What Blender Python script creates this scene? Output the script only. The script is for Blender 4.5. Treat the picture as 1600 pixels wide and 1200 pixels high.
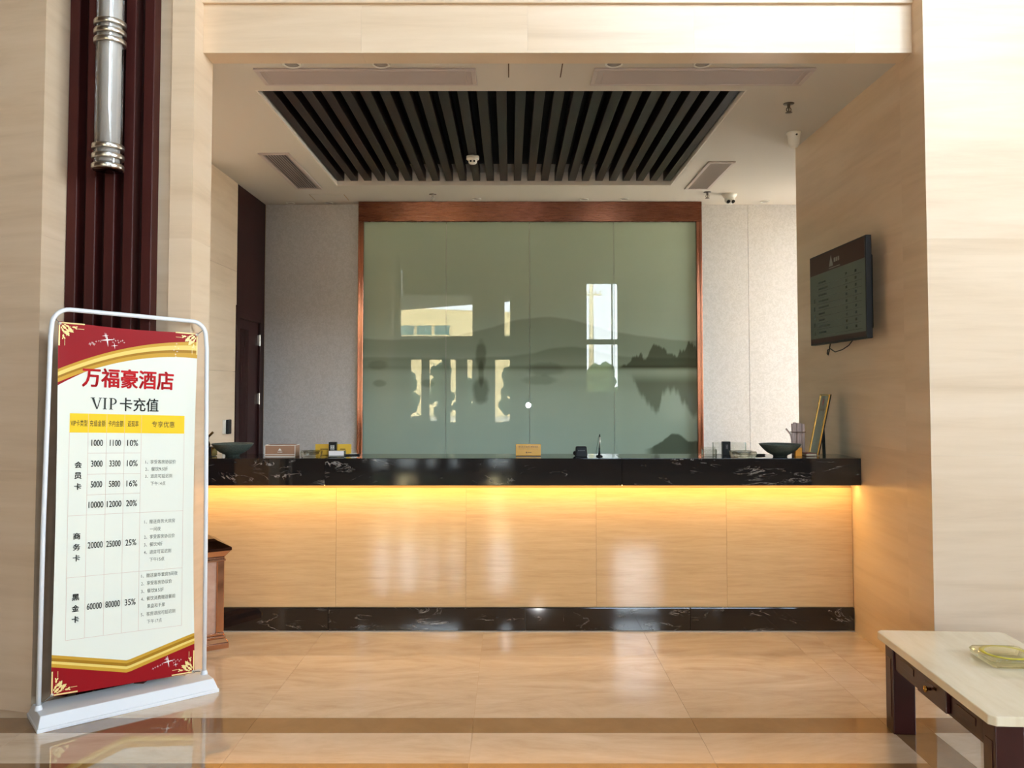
import bpy, bmesh, math, random
import numpy as np
from mathutils import Vector, Matrix, Euler

sc = bpy.context.scene
for o in list(bpy.data.objects):
    bpy.data.objects.remove(o)
COL = sc.collection
random.seed(7)

# ------------------------------------------------------------------ camera, sky, sun, exposure
cam_d = bpy.data.cameras.new('camera')
cam = bpy.data.objects.new('camera', cam_d)
COL.objects.link(cam)
cam.location = (0, 0, 1.55)
cam.rotation_euler = (math.radians(92.2), 0, 0)
cam_d.sensor_width = 36.0
cam_d.lens = 36.0 * 1290 / 1600
cam_d.shift_x = 3.0 / 1600
cam_d.shift_y = -42.6 / 1600
cam_d.clip_start = 0.05
cam_d.clip_end = 500
sc.camera = cam

SKY = 25.5
SUN = 52.0
world = bpy.data.worlds.new('sky')
sc.world = world
world.use_nodes = True
wt = world.node_tree
wt.nodes.clear()
w_out = wt.nodes.new('ShaderNodeOutputWorld')
w_bg = wt.nodes.new('ShaderNodeBackground')
w_tc = wt.nodes.new('ShaderNodeTexCoord')
w_sep = wt.nodes.new('ShaderNodeSeparateXYZ')
w_rmp = wt.nodes.new('ShaderNodeValToRGB')
w_rmp.color_ramp.elements[0].position = 0.0
w_rmp.color_ramp.elements[0].color = (0.93, 0.97, 1.0, 1)
w_rmp.color_ramp.elements[1].position = 0.75
w_rmp.color_ramp.elements[1].color = (0.50, 0.71, 1.0, 1)
wt.links.new(w_tc.outputs['Generated'], w_sep.inputs[0])
wt.links.new(w_sep.outputs['Z'], w_rmp.inputs[0])
wt.links.new(w_rmp.outputs[0], w_bg.inputs[0])
wt.links.new(w_bg.outputs[0], w_out.inputs[0])
w_bg.inputs[1].default_value = SKY

sun_d = bpy.data.lights.new('sun', 'SUN')
sun_d.energy = SUN
sun_d.angle = math.radians(0.6)
sun_d.color = (1.0, 0.86, 0.66)
sun = bpy.data.objects.new('sun', sun_d)
COL.objects.link(sun)
sun.rotation_euler = Vector((0.30, -0.72, -0.62)).to_track_quat('-Z', 'Y').to_euler()
sun.location = (-8, 20, 20)

# daylight of the side room's window, at the window opening
wd_d = bpy.data.lights.new('window_daylight', 'AREA')
wd_d.shape = 'RECTANGLE'
wd_d.size, wd_d.size_y = 0.96, 3.05
wd_d.energy = 27
wd_d.color = (1.0, 0.97, 0.92)
wd = bpy.data.objects.new('window_daylight', wd_d)
COL.objects.link(wd)
wd.location = (3.68, 7.71, 1.675)
wd.rotation_euler = Vector((-1, 0, 0)).to_track_quat('-Z', 'Y').to_euler()

# the photographer's flash, mirrored in the glass mural
fl_d = bpy.data.lights.new('camera_flash', 'POINT')
fl_d.energy = 60
fl_d.shadow_soft_size = 0.05
fl = bpy.data.objects.new('camera_flash', fl_d)
COL.objects.link(fl)
fl.location = (0.36, -0.05, 1.22)

sc.view_settings.view_transform = 'Standard'
sc.view_settings.look = 'None'
sc.view_settings.gamma = 1
sc.view_settings.use_curve_mapping = False
sc.view_settings.exposure = 0.0
sc.cycles.max_bounces = 10
sc.cycles.diffuse_bounces = 5
sc.cycles.glossy_bounces = 5
sc.cycles.transmission_bounces = 8
sc.cycles.transparent_max_bounces = 12
sc.cycles.sample_clamp_indirect = 12
sc.cycles.caustics_reflective = False
sc.cycles.caustics_refractive = False


def portal(name, loc, size_x, size_y, direction):
    d = bpy.data.lights.new(name, 'AREA')
    d.shape = 'RECTANGLE'
    d.size = size_x
    d.size_y = size_y
    d.cycles.is_portal = True
    o = bpy.data.objects.new(name, d)
    COL.objects.link(o)
    o.location = loc
    o.rotation_euler = Vector(direction).to_track_quat('-Z', 'Y').to_euler()
    return o


# ------------------------------------------------------------------ helpers
def lin(r, g, b):
    f = lambda c: (c / 255 / 12.92) if c / 255 <= 0.04045 else ((c / 255 + 0.055) / 1.055) ** 2.4
    return (f(r), f(g), f(b), 1.0)


class MB:
    """collects shapes for ONE mesh object"""
    def __init__(self):
        self.v = []
        self.f = []
        self.s = []

    def add(self, vs, fs, smooth=False):
        n = len(self.v)
        self.v += [tuple(map(float, p)) for p in vs]
        self.f += [tuple(i + n for i in q) for q in fs]
        self.s += [smooth] * len(fs)
        return self

    def box(self, x0, x1, y0, y1, z0, z1):
        vs = [(x, y, z) for z in (z0, z1) for y in (y0, y1) for x in (x0, x1)]
        return self.add(vs, [(0, 2, 3, 1), (4, 5, 7, 6), (0, 1, 5, 4), (2, 6, 7, 3), (0, 4, 6, 2), (1, 3, 7, 5)])

    def frustum(self, b, z0, t, z1):
        """b, t = (x0,x1,y0,y1) of the lower and upper rectangles"""
        vs = [(x, y, z0) for y in b[2:] for x in b[:2]] + [(x, y, z1) for y in t[2:] for x in t[:2]]
        return self.add(vs, [(0, 2, 3, 1), (4, 5, 7, 6), (0, 1, 5, 4), (2, 6, 7, 3), (0, 4, 6, 2), (1, 3, 7, 5)])

    def prism(self, poly, z0, z1):
        n = len(poly)
        vs = [(x, y, z0) for x, y in poly] + [(x, y, z1) for x, y in poly]
        fs = [tuple(range(n))[::-1], tuple(range(n, 2 * n))]
        fs += [(i, (i + 1) % n, n + (i + 1) % n, n + i) for i in range(n)]
        return self.add(vs, fs)

    def lathe(self, prof, c=(0, 0, 0), n=32, axis='Z', smooth=True):
        vs, fs = [], []
        m = len(prof)
        for k in range(n):
            a = 2 * math.pi * k / n
            for r, h in prof:
                p = (r * math.cos(a), r * math.sin(a), h)
                if axis == 'X':
                    p = (h, p[0], p[1])
                elif axis == 'Y':
                    p = (p[0], h, p[1])
                vs.append((c[0] + p[0], c[1] + p[1], c[2] + p[2]))
        for k in range(n):
            k2 = (k + 1) % n
            for i in range(m - 1):
                fs.append((k * m + i, k2 * m + i, k2 * m + i + 1, k * m + i + 1))
        self.add(vs, fs, smooth)
        return self

    def cyl(self, c, r, h, n=24, axis='Z'):
        return self.lathe([(0.0001, 0), (r, 0), (r, 0.0001), (r, h - 0.0001), (r, h), (0.0001, h)], c, n, axis)

    def tube(self, pts, r, n=10, closed=False, ry=None):
        pts = [Vector(p) for p in pts]
        vs, fs = [], []
        m = len(pts)
        up = Vector((0, 0, 1))
        prev = None
        for i, p in enumerate(pts):
            if closed:
                t = (pts[(i + 1) % m] - pts[i - 1]).normalized()
            else:
                t = (pts[min(i + 1, m - 1)] - pts[max(i - 1, 0)]).normalized()
            if prev is None:
                a = t.cross(up)
                if a.length < 1e-3:
                    a = t.cross(Vector((1, 0, 0)))
                a.normalize()
            else:
                a = (prev - t * prev.dot(t)).normalized()
            prev = a
            b = t.cross(a)
            for k in range(n):
                th = 2 * math.pi * k / n
                vs.append(p + a * r * math.cos(th) + b * (ry or r) * math.sin(th))
        rng = range(m) if closed else range(m - 1)
        for i in rng:
            j = (i + 1) % m
            for k in range(n):
                fs.append((i * n + k, i * n + (k + 1) % n, j * n + (k + 1) % n, j * n + k))
        if not closed:
            fs.append(tuple(range(n))[::-1])
            fs.append(tuple((m - 1) * n + k for k in range(n)))
        return self.add(vs, fs, True)

    def ball(self, c, r, seed=0, rough=0.0, sub=2, sq=(1, 1, 1)):
        bm = bmesh.new()
        bmesh.ops.create_icosphere(bm, subdivisions=sub, radius=1)
        rnd = random.Random(seed)
        vs = []
        for v in bm.verts:
            k = 1 + rough * (rnd.random() - 0.5)
            vs.append((c[0] + v.co.x * r * sq[0] * k, c[1] + v.co.y * r * sq[1] * k, c[2] + v.co.z * r * sq[2] * k))
        bm.verts.index_update()
        fs = [tuple(v.index for v in f.verts) for f in bm.faces]
        bm.free()
        return self.add(vs, fs, True)

    def build(self, name, mat, parent=None, bevel=0.0, seg=2, kind=None, label=None, fix=True):
        me = bpy.data.meshes.new(name)
        me.from_pydata(self.v, [], self.f)
        me.polygons.foreach_set('use_smooth', self.s)
        if fix:
            bm = bmesh.new()
            bm.from_mesh(me)
            bmesh.ops.recalc_face_normals(bm, faces=bm.faces)
            bm.to_mesh(me)
            bm.free()
        me.materials.append(mat)
        o = bpy.data.objects.new(name, me)
        COL.objects.link(o)
        if parent:
            o.parent = parent
        if bevel:
            md = o.modifiers.new('bevel', 'BEVEL')
            md.width = bevel
            md.segments = seg
            md.limit_method = 'ANGLE'
            md.angle_limit = math.radians(40)
            md.harden_normals = False
        if kind:
            o['kind'] = kind
        if label:
            o['label'] = label
        return o


def thing(name, label, cat, loc=(0, 0, 0), rz=0.0, group=None):
    o = bpy.data.objects.new(name, None)
    COL.objects.link(o)
    o.empty_display_size = 0.1
    o.location = loc
    o.rotation_euler = (0, 0, rz)
    o['label'] = label
    o['category'] = cat
    if group:
        o['group'] = group
    return o


def structure(name, loc=(0, 0, 0)):
    o = bpy.data.objects.new(name, None)
    COL.objects.link(o)
    o.empty_display_size = 0.1
    o.location = loc
    o['kind'] = 'structure'
    return o


def dup(root, loc, label, rz=None):
    r = root.copy()
    COL.objects.link(r)
    r.location = loc
    if rz is not None:
        r.rotation_euler = (0, 0, rz)
    r['label'] = label
    for ch in list(root.children):
        c = ch.copy()
        COL.objects.link(c)
        c.parent = r
        for g in list(ch.children):
            d = g.copy()
            COL.objects.link(d)
            d.parent = c
    return r


# ------------------------------------------------------------------ materials
def base_mat(name):
    m = bpy.data.materials.new(name)
    m.use_nodes = True
    nt = m.node_tree
    return m, nt, nt.nodes['Principled BSDF']


def mat(name, col, rough=0.5, metal=0.0, spec=0.5, coat=0.0, bump=0.0, bscale=60, emit=None, estr=0.0, var=0.0):
    m, nt, b = base_mat(name)
    b.inputs['Base Color'].default_value = col
    b.inputs['Roughness'].default_value = rough
    b.inputs['Metallic'].default_value = metal
    b.inputs['Specular IOR Level'].default_value = spec
    b.inputs['Coat Weight'].default_value = coat
    b.inputs['Coat Roughness'].default_value = 0.03
    if emit:
        b.inputs['Emission Color'].default_value = emit
        b.inputs['Emission Strength'].default_value = estr
    if bump or var:
        tc = nt.nodes.new('ShaderNodeTexCoord')
        nz = nt.nodes.new('ShaderNodeTexNoise')
        nz.inputs['Scale'].default_value = bscale
        nz.inputs['Detail'].default_value = 4
        nt.links.new(tc.outputs['Object'], nz.inputs['Vector'])
        if bump:
            bp = nt.nodes.new('ShaderNodeBump')
            bp.inputs['Strength'].default_value = bump
            bp.inputs['Distance'].default_value = 0.01
            nt.links.new(nz.outputs[0], bp.inputs['Height'])
            nt.links.new(bp.outputs[0], b.inputs['Normal'])
        if var:
            mr = nt.nodes.new('ShaderNodeMapRange')
            mr.inputs['To Min'].default_value = 1 - var
            mr.inputs['To Max'].default_value = 1 + var
            nt.links.new(nz.outputs[0], mr.inputs[0])
            mx = nt.nodes.new('ShaderNodeVectorMath')
            mx.operation = 'SCALE'
            mx.inputs[0].default_value = col[:3]
            nt.links.new(mr.outputs[0], mx.inputs['Scale'])
            nt.links.new(mx.outputs[0], b.inputs['Base Color'])
    return m


def marble(name, stops, scale, rough, spec=0.5, distort=0.6, fine=1.0, detail_scale=None, coat=0.0):
    """streaky stone: noise stretched along the bed, offset per slab by the object's random number"""
    m, nt, b = base_mat(name)
    N, L = nt.nodes.new, nt.links.new
    tc = N('ShaderNodeTexCoord')
    oi = N('ShaderNodeObjectInfo')
    mul = N('ShaderNodeMath'); mul.operation = 'MULTIPLY'; mul.inputs[1].default_value = 37.0
    L(oi.outputs['Random'], mul.inputs[0])
    add = N('ShaderNodeVectorMath'); add.operation = 'ADD'
    L(tc.outputs['Object'], add.inputs[0]); L(mul.outputs[0], add.inputs[1])
    mp = N('ShaderNodeMapping'); mp.inputs['Scale'].default_value = scale
    L(add.outputs[0], mp.inputs['Vector'])
    n1 = N('ShaderNodeTexNoise'); n1.inputs['Scale'].default_value = 1.0; n1.inputs['Detail'].default_value = 7
    n1.inputs['Roughness'].default_value = 0.62; n1.inputs['Distortion'].default_value = distort
    L(mp.outputs[0], n1.inputs['Vector'])
    n2 = N('ShaderNodeTexNoise'); n2.inputs['Scale'].default_value = detail_scale or 4.0; n2.inputs['Detail'].default_value = 6
    n2.inputs['Roughness'].default_value = 0.7
    L(mp.outputs[0], n2.inputs['Vector'])
    mixf = N('ShaderNodeMath'); mixf.operation = 'MULTIPLY_ADD'
    mixf.inputs[1].default_value = 0.35 * fine
    L(n2.outputs[0], mixf.inputs[0])
    sub = N('ShaderNodeMath'); sub.operation = 'SUBTRACT'; sub.inputs[1].default_value = 0.175 * fine
    L(n1.outputs[0], mixf.inputs[2])
    L(mixf.outputs[0], sub.inputs[0])
    r = N('ShaderNodeValToRGB')
    el = r.color_ramp.elements
    el[0].position, el[0].color = stops[0]
    el[1].position, el[1].color = stops[-1]
    for p, c in stops[1:-1]:
        e = el.new(p); e.color = c
    L(sub.outputs[0], r.inputs[0])
    L(r.outputs[0], b.inputs['Base Color'])
    b.inputs['Roughness'].default_value = rough
    b.inputs['Specular IOR Level'].default_value = spec
    b.inputs['Coat Weight'].default_value = coat
    b.inputs['Coat Roughness'].default_value = 0.03
    return m


def black_marble(name):
    m, nt, b = base_mat(name)
    N, L = nt.nodes.new, nt.links.new
    tc = N('ShaderNodeTexCoord')
    oi = N('ShaderNodeObjectInfo')
    mul = N('ShaderNodeMath'); mul.operation = 'MULTIPLY'; mul.inputs[1].default_value = 53.0
    L(oi.outputs['Random'], mul.inputs[0])
    add = N('ShaderNodeVectorMath'); add.operation = 'ADD'
    L(tc.outputs['Object'], add.inputs[0]); L(mul.outputs[0], add.inputs[1])
    mp = N('ShaderNodeMapping'); mp.inputs['Scale'].default_value = (2.2, 2.2, 6.5)
    mp.inputs['Rotation'].default_value = (0, math.radians(9), 0)
    L(add.outputs[0], mp.inputs['Vector'])
    # vein = thin band where a warped noise crosses 0.5
    w = N('ShaderNodeTexNoise'); w.inputs['Scale'].default_value = 1.3; w.inputs['Detail'].default_value = 6
    w.inputs['Roughness'].default_value = 0.6; w.inputs['Distortion'].default_value = 1.4
    L(mp.outputs[0], w.inputs['Vector'])
    d = N('ShaderNodeMath'); d.operation = 'SUBTRACT'; d.inputs[1].default_value = 0.5
    L(w.outputs[0], d.inputs[0])
    a = N('ShaderNodeMath'); a.operation = 'ABSOLUTE'
    L(d.outputs[0], a.inputs[0])
    thin = N('ShaderNodeMapRange'); thin.inputs['From Min'].default_value = 0.0; thin.inputs['From Max'].default_value = 0.011
    thin.inputs['To Min'].default_value = 1.0; thin.inputs['To Max'].default_value = 0.0
    L(a.outputs[0], thin.inputs[0])
    patch = N('ShaderNodeTexNoise'); patch.inputs['Scale'].default_value = 2.1; patch.inputs['Detail'].default_value = 3
    L(mp.outputs[0], patch.inputs['Vector'])
    pm = N('ShaderNodeMapRange'); pm.inputs['From Min'].default_value = 0.52; pm.inputs['From Max'].default_value = 0.68
    L(patch.outputs[0], pm.inputs[0])
    mm = N('ShaderNodeMath'); mm.operation = 'MULTIPLY'
    L(thin.outputs[0], mm.inputs[0]); L(pm.outputs[0], mm.inputs[1])
    mix = N('ShaderNodeMix'); mix.data_type = 'RGBA'
    mix.inputs['A'].default_value = (0.010, 0.009, 0.009, 1)
    mix.inputs['B'].default_value = (0.42, 0.38, 0.34, 1)
    L(mm.outputs[0], mix.inputs['Factor'])
    L(mix.outputs['Result'], b.inputs['Base Color'])
    b.inputs['Roughness'].default_value = 0.06
    b.inputs['Specular IOR Level'].default_value = 0.55
    return m


def brushed(name, col, rough=0.3, axis_scale=(2, 2, 90), aniso=0.0):
    m, nt, b = base_mat(name)
    N, L = nt.nodes.new, nt.links.new
    tc = N('ShaderNodeTexCoord')
    mp = N('ShaderNodeMapping'); mp.inputs['Scale'].default_value = axis_scale
    L(tc.outputs['Object'], mp.inputs['Vector'])
    n = N('ShaderNodeTexNoise'); n.inputs['Scale'].default_value = 5; n.inputs['Detail'].default_value = 3
    L(mp.outputs[0], n.inputs['Vector'])
    r = N('ShaderNodeMapRange'); r.inputs['To Min'].default_value = rough * 0.7; r.inputs['To Max'].default_value = rough * 1.3
    L(n.outputs[0], r.inputs[0]); L(r.outputs[0], b.inputs['Roughness'])
    b.inputs['Base Color'].default_value = col
    b.inputs['Metallic'].default_value = 1
    if aniso:
        tg = N('ShaderNodeTangent'); tg.direction_type = 'RADIAL'; tg.axis = 'Z'
        L(tg.outputs[0], b.inputs['Tangent'])
        b.inputs['Anisotropic'].default_value = aniso
        b.inputs['Anisotropic Rotation'].default_value = 0.25 if axis_scale[2] > 10 else 0.0
    return m


def clear(name, tint=(0.96, 0.98, 0.97, 1), refl=0.08, rough=0.02):
    """thin clear sheet: light goes straight through, with a surface reflection"""
    m = bpy.data.materials.new(name)
    m.use_nodes = True
    nt = m.node_tree
    nt.nodes.clear()
    N, L = nt.nodes.new, nt.links.new
    out = N('ShaderNodeOutputMaterial')
    tr = N('ShaderNodeBsdfTransparent'); tr.inputs[0].default_value = tint
    gl = N('ShaderNodeBsdfGlossy'); gl.inputs['Roughness'].default_value = rough
    lw = N('ShaderNodeLayerWeight'); lw.inputs[0].default_value = 0.35
    mr = N('ShaderNodeMapRange'); mr.inputs['To Min'].default_value = refl; mr.inputs['To Max'].default_value = 0.9
    L(lw.outputs['Fresnel'], mr.inputs[0])
    mx = N('ShaderNodeMixShader')
    L(mr.outputs[0], mx.inputs[0]); L(tr.outputs[0], mx.inputs[1]); L(gl.outputs[0], mx.inputs[2])
    L(mx.outputs[0], out.inputs[0])
    return m


def glass(name, col, rough=0.0):
    m, nt, b = base_mat(name)
    b.inputs['Base Color'].default_value = col
    b.inputs['Roughness'].default_value = rough
    b.inputs['Transmission Weight'].default_value = 1
    b.inputs['IOR'].default_value = 1.5
    return m


def crystal(name, col):
    """thick clear glass that also lets light through to what is beneath"""
    m = glass(name, col)
    nt = m.node_tree
    tr = nt.nodes.new('ShaderNodeBsdfTransparent'); tr.inputs[0].default_value = col
    mx = nt.nodes.new('ShaderNodeMixShader'); mx.inputs[0].default_value = 0.5
    out = nt.nodes['Material Output']
    nt.links.new(nt.nodes['Principled BSDF'].outputs[0], mx.inputs[1])
    nt.links.new(tr.outputs[0], mx.inputs[2])
    nt.links.new(mx.outputs[0], out.inputs[0])
    return m


def wood(name, c1, c2, scale, rough=0.35, spec=0.4):
    return marble(name, [(0.3, c1), (0.7, c2)], scale, rough, spec, distort=0.3)


def wallpaper(name, c1, c2):
    m, nt, b = base_mat(name)
    N, L = nt.nodes.new, nt.links.new
    tc = N('ShaderNodeTexCoord')
    v = N('ShaderNodeTexNoise'); v.inputs['Scale'].default_value = 38; v.inputs['Detail'].default_value = 3
    v.inputs['Distortion'].default_value = 1.5
    L(tc.outputs['Object'], v.inputs['Vector'])
    r = N('ShaderNodeValToRGB')
    r.color_ramp.elements[0].position = 0.42; r.color_ramp.elements[0].color = c1
    r.color_ramp.elements[1].position = 0.58; r.color_ramp.elements[1].color = c2
    L(v.outputs[0], r.inputs[0]); L(r.outputs[0], b.inputs['Base Color'])
    bp = N('ShaderNodeBump'); bp.inputs['Strength'].default_value = 0.15; bp.inputs['Distance'].default_value = 0.005
    L(v.outputs[0], bp.inputs['Height']); L(bp.outputs[0], b.inputs['Normal'])
    b.inputs['Roughness'].default_value = 0.7
    b.inputs['Specular IOR Level'].default_value = 0.2
    return m


def vcol(name, rough=0.5, spec=0.5, coat=0.0):
    m, nt, b = base_mat(name)
    a = nt.nodes.new('ShaderNodeAttribute')
    a.attribute_name = 'print'
    nt.links.new(a.outputs['Color'], b.inputs['Base Color'])
    b.inputs['Roughness'].default_value = rough
    b.inputs['Specular IOR Level'].default_value = spec
    b.inputs['Coat Weight'].default_value = coat
    b.inputs['Coat Roughness'].default_value = 0.0
    return m


S1, S2, S3 = lin(208, 181, 150), lin(224, 199, 170), lin(233, 210, 184)
STONE = marble('beige_wood_vein_marble', [(0.2, S1), (0.5, S2), (0.8, S3)], (0.5, 0.5, 6.5), 0.28, 0.35, 0.7)
TRAV = marble('polished_travertine', [(0.1, lin(188, 154, 110)), (0.5, lin(204, 171, 126)), (0.9, lin(216, 184, 140))], (2.2, 2.2, 34.0), 0.09, 0.5, 0.6, 2.0)
FLOORM = marble('polished_floor_marble', [(0.2, lin(196, 172, 146)), (0.5, lin(216, 196, 172)), (0.8, lin(231, 214, 194))], (1.0, 3.0, 1.0), 0.012, 0.9, 2.8, 1.3, coat=0.35)
STRIPM = marble('brown_floor_border_marble', [(0.3, lin(128, 96, 64)), (0.7, lin(150, 116, 82))], (2.0, 2.0, 1.0), 0.015, 0.9, 0.5, coat=0.35)
JOINT = mat('stone_joint', lin(172, 146, 112), 0.8)
BLACK = black_marble('black_veined_marble')
PAINT = mat('ceiling_paint', lin(206, 199, 188), 0.85, spec=0.2)
RIMPAINT = mat('recess_paint', lin(224, 216, 206), 0.85, spec=0.2)
SLATM = wood('dark_brown_slat_wood', lin(27, 18, 17), lin(38, 27, 24), (3, 0.5, 3), 0.45, 0.3)
PLENUM = mat('plenum_black', lin(20, 19, 18), 0.9)
REDWOOD = wood('dark_red_slat_wood', lin(54, 20, 18), lin(72, 30, 26), (4, 4, 0.6), 0.45, 0.2)
DOORWOOD = wood('dark_mahogany', lin(38, 13, 11), lin(48, 19, 16), (6, 6, 0.6), 0.45, 0.2)
TABLEWOOD = wood('table_mahogany', lin(46, 16, 16), lin(66, 26, 24), (3, 3, 1), 0.3, 0.45)
WALLP = wallpaper('pale_wallpaper', lin(200, 197, 193), lin(211, 208, 205))
COPPER = brushed('brushed_copper', lin(134, 86, 68), 0.27, (2, 2, 60), 1.0)
COPPERV = brushed('brushed_copper_upright', lin(178, 122, 98), 0.22, (60, 60, 2), 1.0)
BRONZE = mat('polished_rose_copper', lin(212, 168, 144), 0.1, 1.0)
DKBRONZE = mat('dark_bronze', lin(72, 48, 40), 0.12, 1.0)
STEEL = mat('brushed_steel', lin(200, 194, 184), 0.28, 1.0)
CHROME = mat('chrome', lin(210, 208, 204), 0.1, 1.0)
WHITEP = mat('white_powder_coat', lin(232, 236, 242), 0.4, spec=0.5)
WHITEPL = mat('white_plastic', lin(226, 222, 212), 0.5)
BLACKPL = mat('black_plastic', lin(22, 22, 22), 0.45, spec=0.25)
GRILLE = mat('grille_grey_paint', lin(192, 178, 172), 0.5)
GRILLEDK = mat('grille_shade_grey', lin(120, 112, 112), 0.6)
FILTER = mat('grille_filter_mesh', lin(190, 175, 176), 0.8, bump=0.3, bscale=300)
CLEAR = clear('clear_acrylic')
PANE = clear('window_pane', (0.97, 0.99, 0.98, 1), 0.05)
DARKMETAL = mat('dark_window_metal', lin(52, 48, 44), 0.5)
GOLD = mat('gilt_metal', lin(206, 160, 80), 0.25, 1.0)
LED = mat('warm_led', (1, 0.6, 0.2, 1), 0.5, emit=(1.0, 0.60, 0.18, 1), estr=45.0)

# ------------------------------------------------------------------ the setting
ALC_Z = 3.40           # alcove ceiling
LOB_Z = 13.0            # lobby ceiling
XL, XR = -2.46, 2.20   # alcove side walls
WB = 8.25              # back wall

# floor: bed with marble tiles laid in it
fl_root = structure('floor')
MB().box(-9.2, 9.2, -5.2, 8.5, -0.30, -0.004).build('floor_bed', JOINT, fl_root)


def tile_mesh(w, d):
    g = 0.0006
    b = MB()
    b.frustum((-w / 2 + g, w / 2 - g, -d / 2 + g, d / 2 - g), -0.02, (-w / 2 + g, w / 2 - g, -d / 2 + g, d / 2 - g), 0.0)
    return b


_tiles = {}


def tile(x0, x1, y0, y1, m):
    key = (round(x1 - x0, 3), round(y1 - y0, 3), m.name)
    if key not in _tiles:
        o = tile_mesh(x1 - x0, y1 - y0).build('tile', m, fl_root)
        _tiles[key] = o.data
    else:
        o = bpy.data.objects.new('tile', _tiles[key])
        COL.objects.link(o)
        o.parent = fl_root
    o.location = ((x0 + x1) / 2, (y0 + y1) / 2, 0)


# columns of tiles; the border strip runs at Y 3.78-3.95, X 1.73-1.91 and Y 3.30-3.478
cols = [-9.2, -8.2, -7.2, -6.2, -5.2, -4.2, -3.2, -2.2, -1.19, -0.17, 0.85, 1.73]
colsR = [1.91, 2.91, 3.91, 4.91, 5.91, 6.91, 7.91, 9.2]
for a, b in zip(cols[:-1], cols[1:]):
    tile(a, b, 3.478, 3.78, FLOORM)
    tile(a, b, 3.78, 3.95, STRIPM)
    tile(a, b, 3.30, 3.478, STRIPM)
    for y0, y1 in ((3.95, 4.31), (4.31, 5.36), (5.36, 6.36), (6.36, 7.36), (7.36, 8.4)):
        tile(a, b, y0, y1, FLOORM)
    for k in range(8):
        tile(a, b, 3.30 - (k + 1) * 1.05, 3.30 - k * 1.05, FLOORM)
for a, b in zip(colsR[:-1], colsR[1:]):
    tile(a, b, 3.95, 4.31, FLOORM)
    for y0, y1 in ((4.31, 5.36), (5.36, 6.36), (6.36, 7.36), (7.36, 8.4)):
        tile(a, b, y0, y1, FLOORM)
    for k in range(8):
        tile(a, b, 3.78 - (k + 1) * 1.11, 3.78 - k * 1.11, FLOORM)
    tile(a, b, 3.78, 3.95, STRIPM)
for y0, y1 in ((4.31, 5.36), (5.36, 6.36), (6.36, 7.36), (7.36, 8.4), (3.95, 4.31)):
    tile(1.73, 1.91, y0, y1, FLOORM)
tile(1.73, 1.91, 3.78, 3.95, STRIPM)
for k in range(8):
    tile(1.73, 1.91, 3.78 - (k + 1) * 1.11, 3.78 - k * 1.11, STRIPM)

# alcove ceiling with a rectangular recess
RX0, RX1, RY0, RY1 = -1.585, 1.475, 5.06, 7.47
ce = structure('ceiling')
c = MB()
c.box(-4.4, RX0, 4.60, 8.5, ALC_Z, ALC_Z + 0.2)
c.box(RX1, 4.6, 4.60, 8.5, ALC_Z, ALC_Z + 0.2)
c.box(RX0, RX1, 4.60, RY0, ALC_Z, ALC_Z + 0.2)
c.box(RX0, RX1, RY1, 8.5, ALC_Z, ALC_Z + 0.2)
c.build('ceiling_board', PAINT, ce)
c = MB()
c.box(RX0 + 0.0005, RX0 + 0.012, RY0 + 0.012, RY1 - 0.012, ALC_Z + 0.001, ALC_Z + 0.12)
c.box(RX1 - 0.012, RX1 - 0.0005, RY0 + 0.012, RY1 - 0.012, ALC_Z + 0.001, ALC_Z + 0.12)
c.box(RX0 + 0.0005, RX1 - 0.0005, RY1 - 0.012, RY1 - 0.0005, ALC_Z + 0.001, ALC_Z + 0.12)
c.box(RX0 + 0.0005, RX1 - 0.0005, RY0 + 0.0005, RY0 + 0.012, ALC_Z + 0.001, ALC_Z + 0.12)
c.build('recess_rim', RIMPAINT, ce)
MB().box(-4.4, 4.6, 4.6, 8.5, ALC_Z + 0.2, ALC_Z + 0.45).build('plenum', PLENUM, ce)
sl = None
for i in range(25):
    x = -1.530 + i * 0.1228
    if sl is None:
        sl = MB().box(-0.033, 0.033, RY0 + 0.02, RY1 - 0.075, ALC_Z + 0.024, ALC_Z + 0.125).build('slat', SLATM, ce, bevel=0.002, seg=1)
        o = sl
    else:
        o = sl.copy()
        COL.objects.link(o)
    o.location = (x, 0, 0)

# walls of the alcove
wb = structure('wall_back')
MB().box(-2.7, 4.6, WB + 0.012, WB + 0.25, 0, ALC_Z).build('wall_core', JOINT, wb)
for x0, x1 in ((-2.46, -1.50), (-1.498, -0.1), (-0.098, 1.30), (1.302, 2.39), (2.393, 3.40), (3.403, 3.59)):
    MB().box(x0, x1, WB, WB + 0.012, 0, ALC_Z).build('wall_panel', WALLP, wb, bevel=0.001, seg=1)

wl = structure('wall_left')
for z0, z1 in ((0, 1.0), (1.002, 1.70), (1.702, 2.6), (2.602, ALC_Z)):
    MB().box(XL - 0.9, XL, 6.66, 7.40, z0, z1).build('stone_panel', STONE, wl)
MB().box(XL - 0.3, XL - 0.004, 7.40, WB, 2.235, ALC_Z).build('wood_panel', DOORWOOD, wl)
MB().box(XL - 0.3, XL - 0.004, 8.12, WB, 0, 2.235).build('wood_panel', DOORWOOD, wl)
MB().box(-4.4, -4.25, 4.6, 8.5, 0, ALC_Z).build('side_wall', PAINT, wl)

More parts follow.
